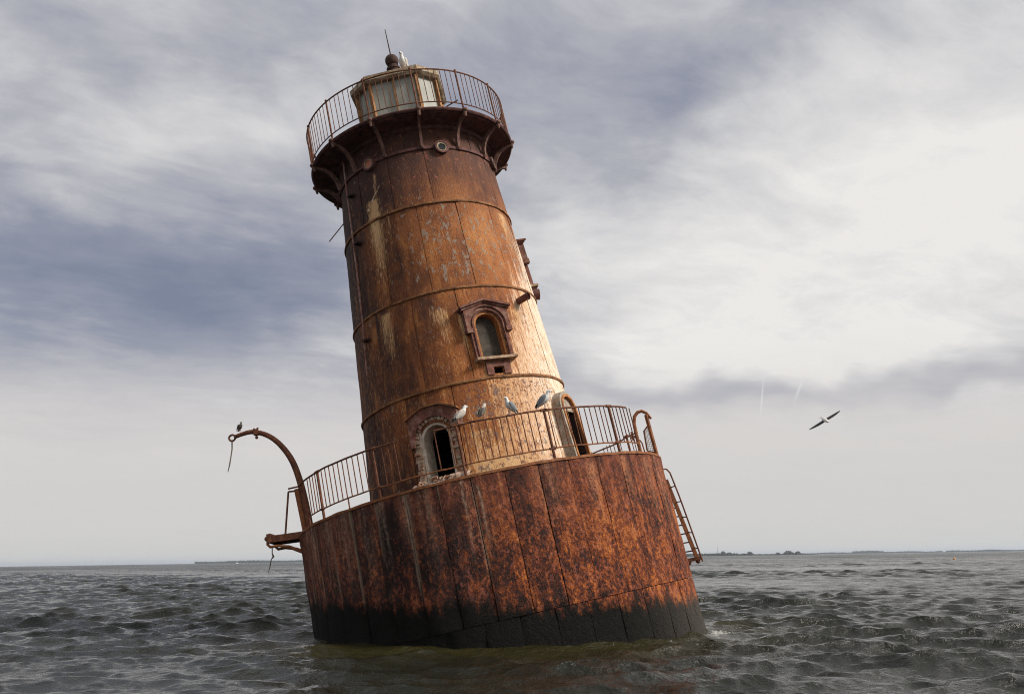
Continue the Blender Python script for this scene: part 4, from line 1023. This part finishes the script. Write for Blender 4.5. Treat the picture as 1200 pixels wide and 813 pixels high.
# flying gull
def flying_gull():
    dirv = ray(966.5, 491.8); pos = EYE + dirv*34.0
    span = (RT*math.cos(R(31.5))+UP*math.sin(R(31.5))).normalized()
    fwd = (-dirv*0.95 + (RT*math.sin(R(31.5))-UP*math.cos(R(31.5)))*0.40)
    fwd = (fwd - span*fwd.dot(span)).normalized(); upv = fwd.cross(-span).normalized()
    lf = -span
    M = Matrix(((fwd.x, lf.x, upv.x, pos.x), (fwd.y, lf.y, upv.y, pos.y), (fwd.z, lf.z, upv.z, pos.z), (0, 0, 0, 1)))
    root = empty('gull', M)
    mb = MB(); rows = []
    for x, r, z in ((-0.27, 0.012, 0.0), (-0.2, 0.03, 0.0), (-0.1, 0.06, 0), (0.02, 0.075, 0), (0.12, 0.06, 0.004), (0.19, 0.042, 0.012), (0.235, 0.040, 0.014), (0.265, 0.02, 0.01), (0.32, 0.004, 0.0)):
        rows.append([Vector((x, r*math.cos(2*math.pi*k/12), z+r*0.9*math.sin(2*math.pi*k/12))) for k in range(12)])
    mb.quadgrid(rows, closed_u=True); nb = len(mb.f)
    for sg in (-1, 1):
        rows = []
        for y, x0, x1, z, th in ((0.02, -0.11, 0.09, 0.020, 0.024), (0.14, -0.11, 0.10, 0.030, 0.022), (0.30, -0.11, 0.09, 0.034, 0.018), (0.44, -0.10, 0.06, 0.034, 0.014), (0.56, -0.08, 0.03, 0.030, 0.010), (0.65, -0.05, -0.02, 0.024, 0.004)):
            xm = x1*0.7+x0*0.3
            rows.append([Vector((x1, sg*y, z)), Vector((xm, sg*y, z+th)), Vector((x0, sg*y, z-0.004)), Vector((xm, sg*y, z-th*0.6))])
        b = mb.quadgrid(rows, closed_u=True); mb.f.append(tuple(b+20+k for k in range(4))); mb.f.append(tuple(b+k for k in range(4)))
    me = mb.mesh('body', M_GWHITE, 60); me.materials.append(M_GBLACK)
    for p in me.polygons:
        if abs(p.center.y) > 0.078: p.material_index = 1
    link('body', me, root)
    mb = MB(); b = mb.hexa([(-0.25, -0.03, -0.004), (-0.25, 0.03, -0.004), (-0.25, 0.03, 0.004), (-0.25, -0.03, 0.004), (-0.38, -0.07, -0.003), (-0.38, 0.07, -0.003), (-0.38, 0.07, 0.003), (-0.38, -0.07, 0.003)])
    mb.build('tail', M_GWHITE, root)
    mb = MB(); mb.tube([(0.30, 0, 0.004), (0.345, 0, -0.002)], [0.010, 0.003], 6); mb.build('bill', M_BILL, root)
    tag(root, 'gull in flight with dark wings spread over the open water', 'gull', 'gulls')


flying_gull()

# ------------------------------------------------------------------ far shore, woods, mast, boat, buoy
M_LAND = simple('far_marsh', (0.055, 0.06, 0.035), 0.9)
M_TREES = simple('far_tree_foliage', (0.035, 0.045, 0.025), 0.9)


def ground_at(px, dist):
    a, _ = azel(px, 655); return Vector((math.sin(a)*dist, -CAM_D+math.cos(a)*dist, 0))


def shore(name_label, px0, px1, dist, hs, seed, wood_label):
    n = 160; mb = MB(); rows = [[], [], [], []]
    for k in range(n+1):
        px = px0+(px1-px0)*k/n; e = min(1, 12*k/n, 12*(n-k)/n)
        for row, dd, z in zip(rows, (0, 6, 260, 270), (-0.6, 1.3*e-0.2, 1.6*e-0.2, -0.6)): q = ground_at(px, dist+dd); q.z = z; row.append(q)
    mb.quadgrid(rows); tag(mb.build('far_shore', M_LAND), name_label, 'shore', kind='structure')
    mb = MB(); rnd = random.Random(seed)
    step = dist/F_PX*1.0
    count = int((px1-px0)*3.0)
    for k in range(count):
        px = px0+(px1-px0)*(k+rnd.random())/count
        h = hs(px)*rnd.uniform(0.75, 1.1)
        if h < 0.8: continue
        q = ground_at(px, dist+rnd.uniform(12, 200)); w = rnd.uniform(0.5, 0.9)*max(h*0.5, step*0.7)
        # a lumpy crown on a short stem
        c = q+Vector((0, 0, h*0.55)); rows = []
        for i in range(5):
            t = (i/4-0.5)*math.pi; rr = w*max(math.cos(t), 0.12)
            rows.append([c+Vector((rr*math.cos(2*math.pi*j/6)*rnd.uniform(0.75, 1.25), rr*math.sin(2*math.pi*j/6), h*0.5*math.sin(t)*rnd.uniform(0.85, 1.15))) for j in range(6)])
        mb.quadgrid(rows, closed_u=True)
    tag(mb.build('far_woods', M_TREES, smooth=0), wood_label, 'woods', kind='stuff')


def h_near(px):
    h = 6.5 if px < 846 else 3.5
    for c, w, hh in ((848, 4, 11), (855, 6, 8), (862, 8, 6.5), (879, 5, 9), (872, 7, 5.5), (912, 3, 7), (925, 7, 10), (936, 4, 9)):
        h = max(h, hh*math.exp(-((px-c)/w)**2))
    return h if px < 944 else 3.0*max(0, (960-px)/16)


def h_bumps(px):
    return 8+1.0*math.sin(px*0.045)+1.2*math.sin(px*0.13+1)+(3.5 if 1000 < px < 1036 else 0)-(5 if 1106 < px < 1110 else 0)


shore('low near point of land on the right horizon', 800, 965, 2300, h_near, 3, 'dark tree clumps on the near low point right of the ladder')
shore('long low distant shore along the right horizon', 940, 1420, 5200, h_bumps, 4, 'hazy blue wood along the distant right horizon')
shore('thin distant shore left of the caisson', 229, 560, 4300, lambda px: 10+1.5*math.sin(px*0.07), 5, 'hazy blue wooded shoreline left of the caisson')

mb = MB(); q = ground_at(841.5, 2330)
for k in range(3):
    a = 2*math.pi*k/3; mb.tube([q+Vector((1.0*math.cos(a), 1.0*math.sin(a), 0)), q+Vector((0.12*math.cos(a), 0.12*math.sin(a), 24))], 0.16, 4)
for z in range(2, 24, 3):
    f_ = 1-z/24*0.88; mb.tube([q+Vector((f_*math.cos(2*math.pi*k/3), f_*math.sin(2*math.pi*k/3), z)) for k in range(3)], 0.10, 4, closed=True)
mb.tube([q+Vector((0, 0, 23)), q+Vector((0, 0, 30))], 0.10, 4)
tag(mb.build('radio_mast', simple('mast_steel', (0.25, 0.25, 0.26))), 'thin lattice mast above the near low point of land', 'mast')

M_HULL = simple('boat_white', (0.78, 0.78, 0.76), 0.4)
bo = empty('motor_boat', Matrix.Translation(ground_at(278, 1500)+Vector((0, 0, 0)))); tag(bo, 'tiny white motor boat against the distant left shore', 'boat')
mb = MB(); rows = []
for x, w, zk in ((-2.6, 0.85, -0.15), (-1.0, 1.0, -0.25), (0.8, 0.95, -0.2), (2.2, 0.5, 0.0), (3.0, 0.05, 0.35)):
    rows.append([Vector((x, -w, 0.9)), Vector((x, -w*0.8, 0.2)), Vector((x, 0, zk)), Vector((x, w*0.8, 0.2)), Vector((x, w, 0.9))])
mb.quadgrid(rows, closed_u=True); mb.f.append((0, 1, 2, 3, 4)); mb.build('hull', M_HULL, bo)
mb = MB(); mb.hexa([(-1.2, -0.7, 0.88), (0.9, -0.7, 0.88), (0.9, 0.7, 0.88), (-1.2, 0.7, 0.88), (-1.1, -0.6, 2.1), (0.3, -0.6, 2.1), (0.3, 0.6, 2.1), (-1.1, 0.6, 2.1)]); mb.build('cabin', M_HULL, bo)

bu = empty('buoy', Matrix.Translation(ground_at(1118.5, 230))); tag(bu, 'small pale orange buoy floating far out on the right', 'buoy')
mb = MB(); mb.lathe([(0.02, -0.4), (0.28, -0.3), (0.34, 0.0), (0.30, 0.2), (0.14, 0.42), (0.02, 0.45)], 14); mb.build('float', simple('buoy_orange', (0.55, 0.30, 0.14)), bu)
mb = MB(); mb.tube([(0, 0, 0.4), (0, 0, 0.8)], 0.03, 6); mb.build('staff', M_HULL, bu)

# ------------------------------------------------------------------ haze
mb = MB(); mb.box((0, 0, 16.0), (30000, 30000, 36.0))
me = mb.mesh('haze', None, 0)
m, g = new_mat('pale_haze')
vol = g.node('ShaderNodeVolumePrincipled', {'Color': (0.78, 0.87, 1.0), 'Density': 0.00009, 'Anisotropy': 0.2})
g.node('ShaderNodeOutputMaterial', {'Volume': vol})
me.materials.append(m)
tag(link('haze', me), 'thin pale haze over the bay', 'haze', kind='stuff')
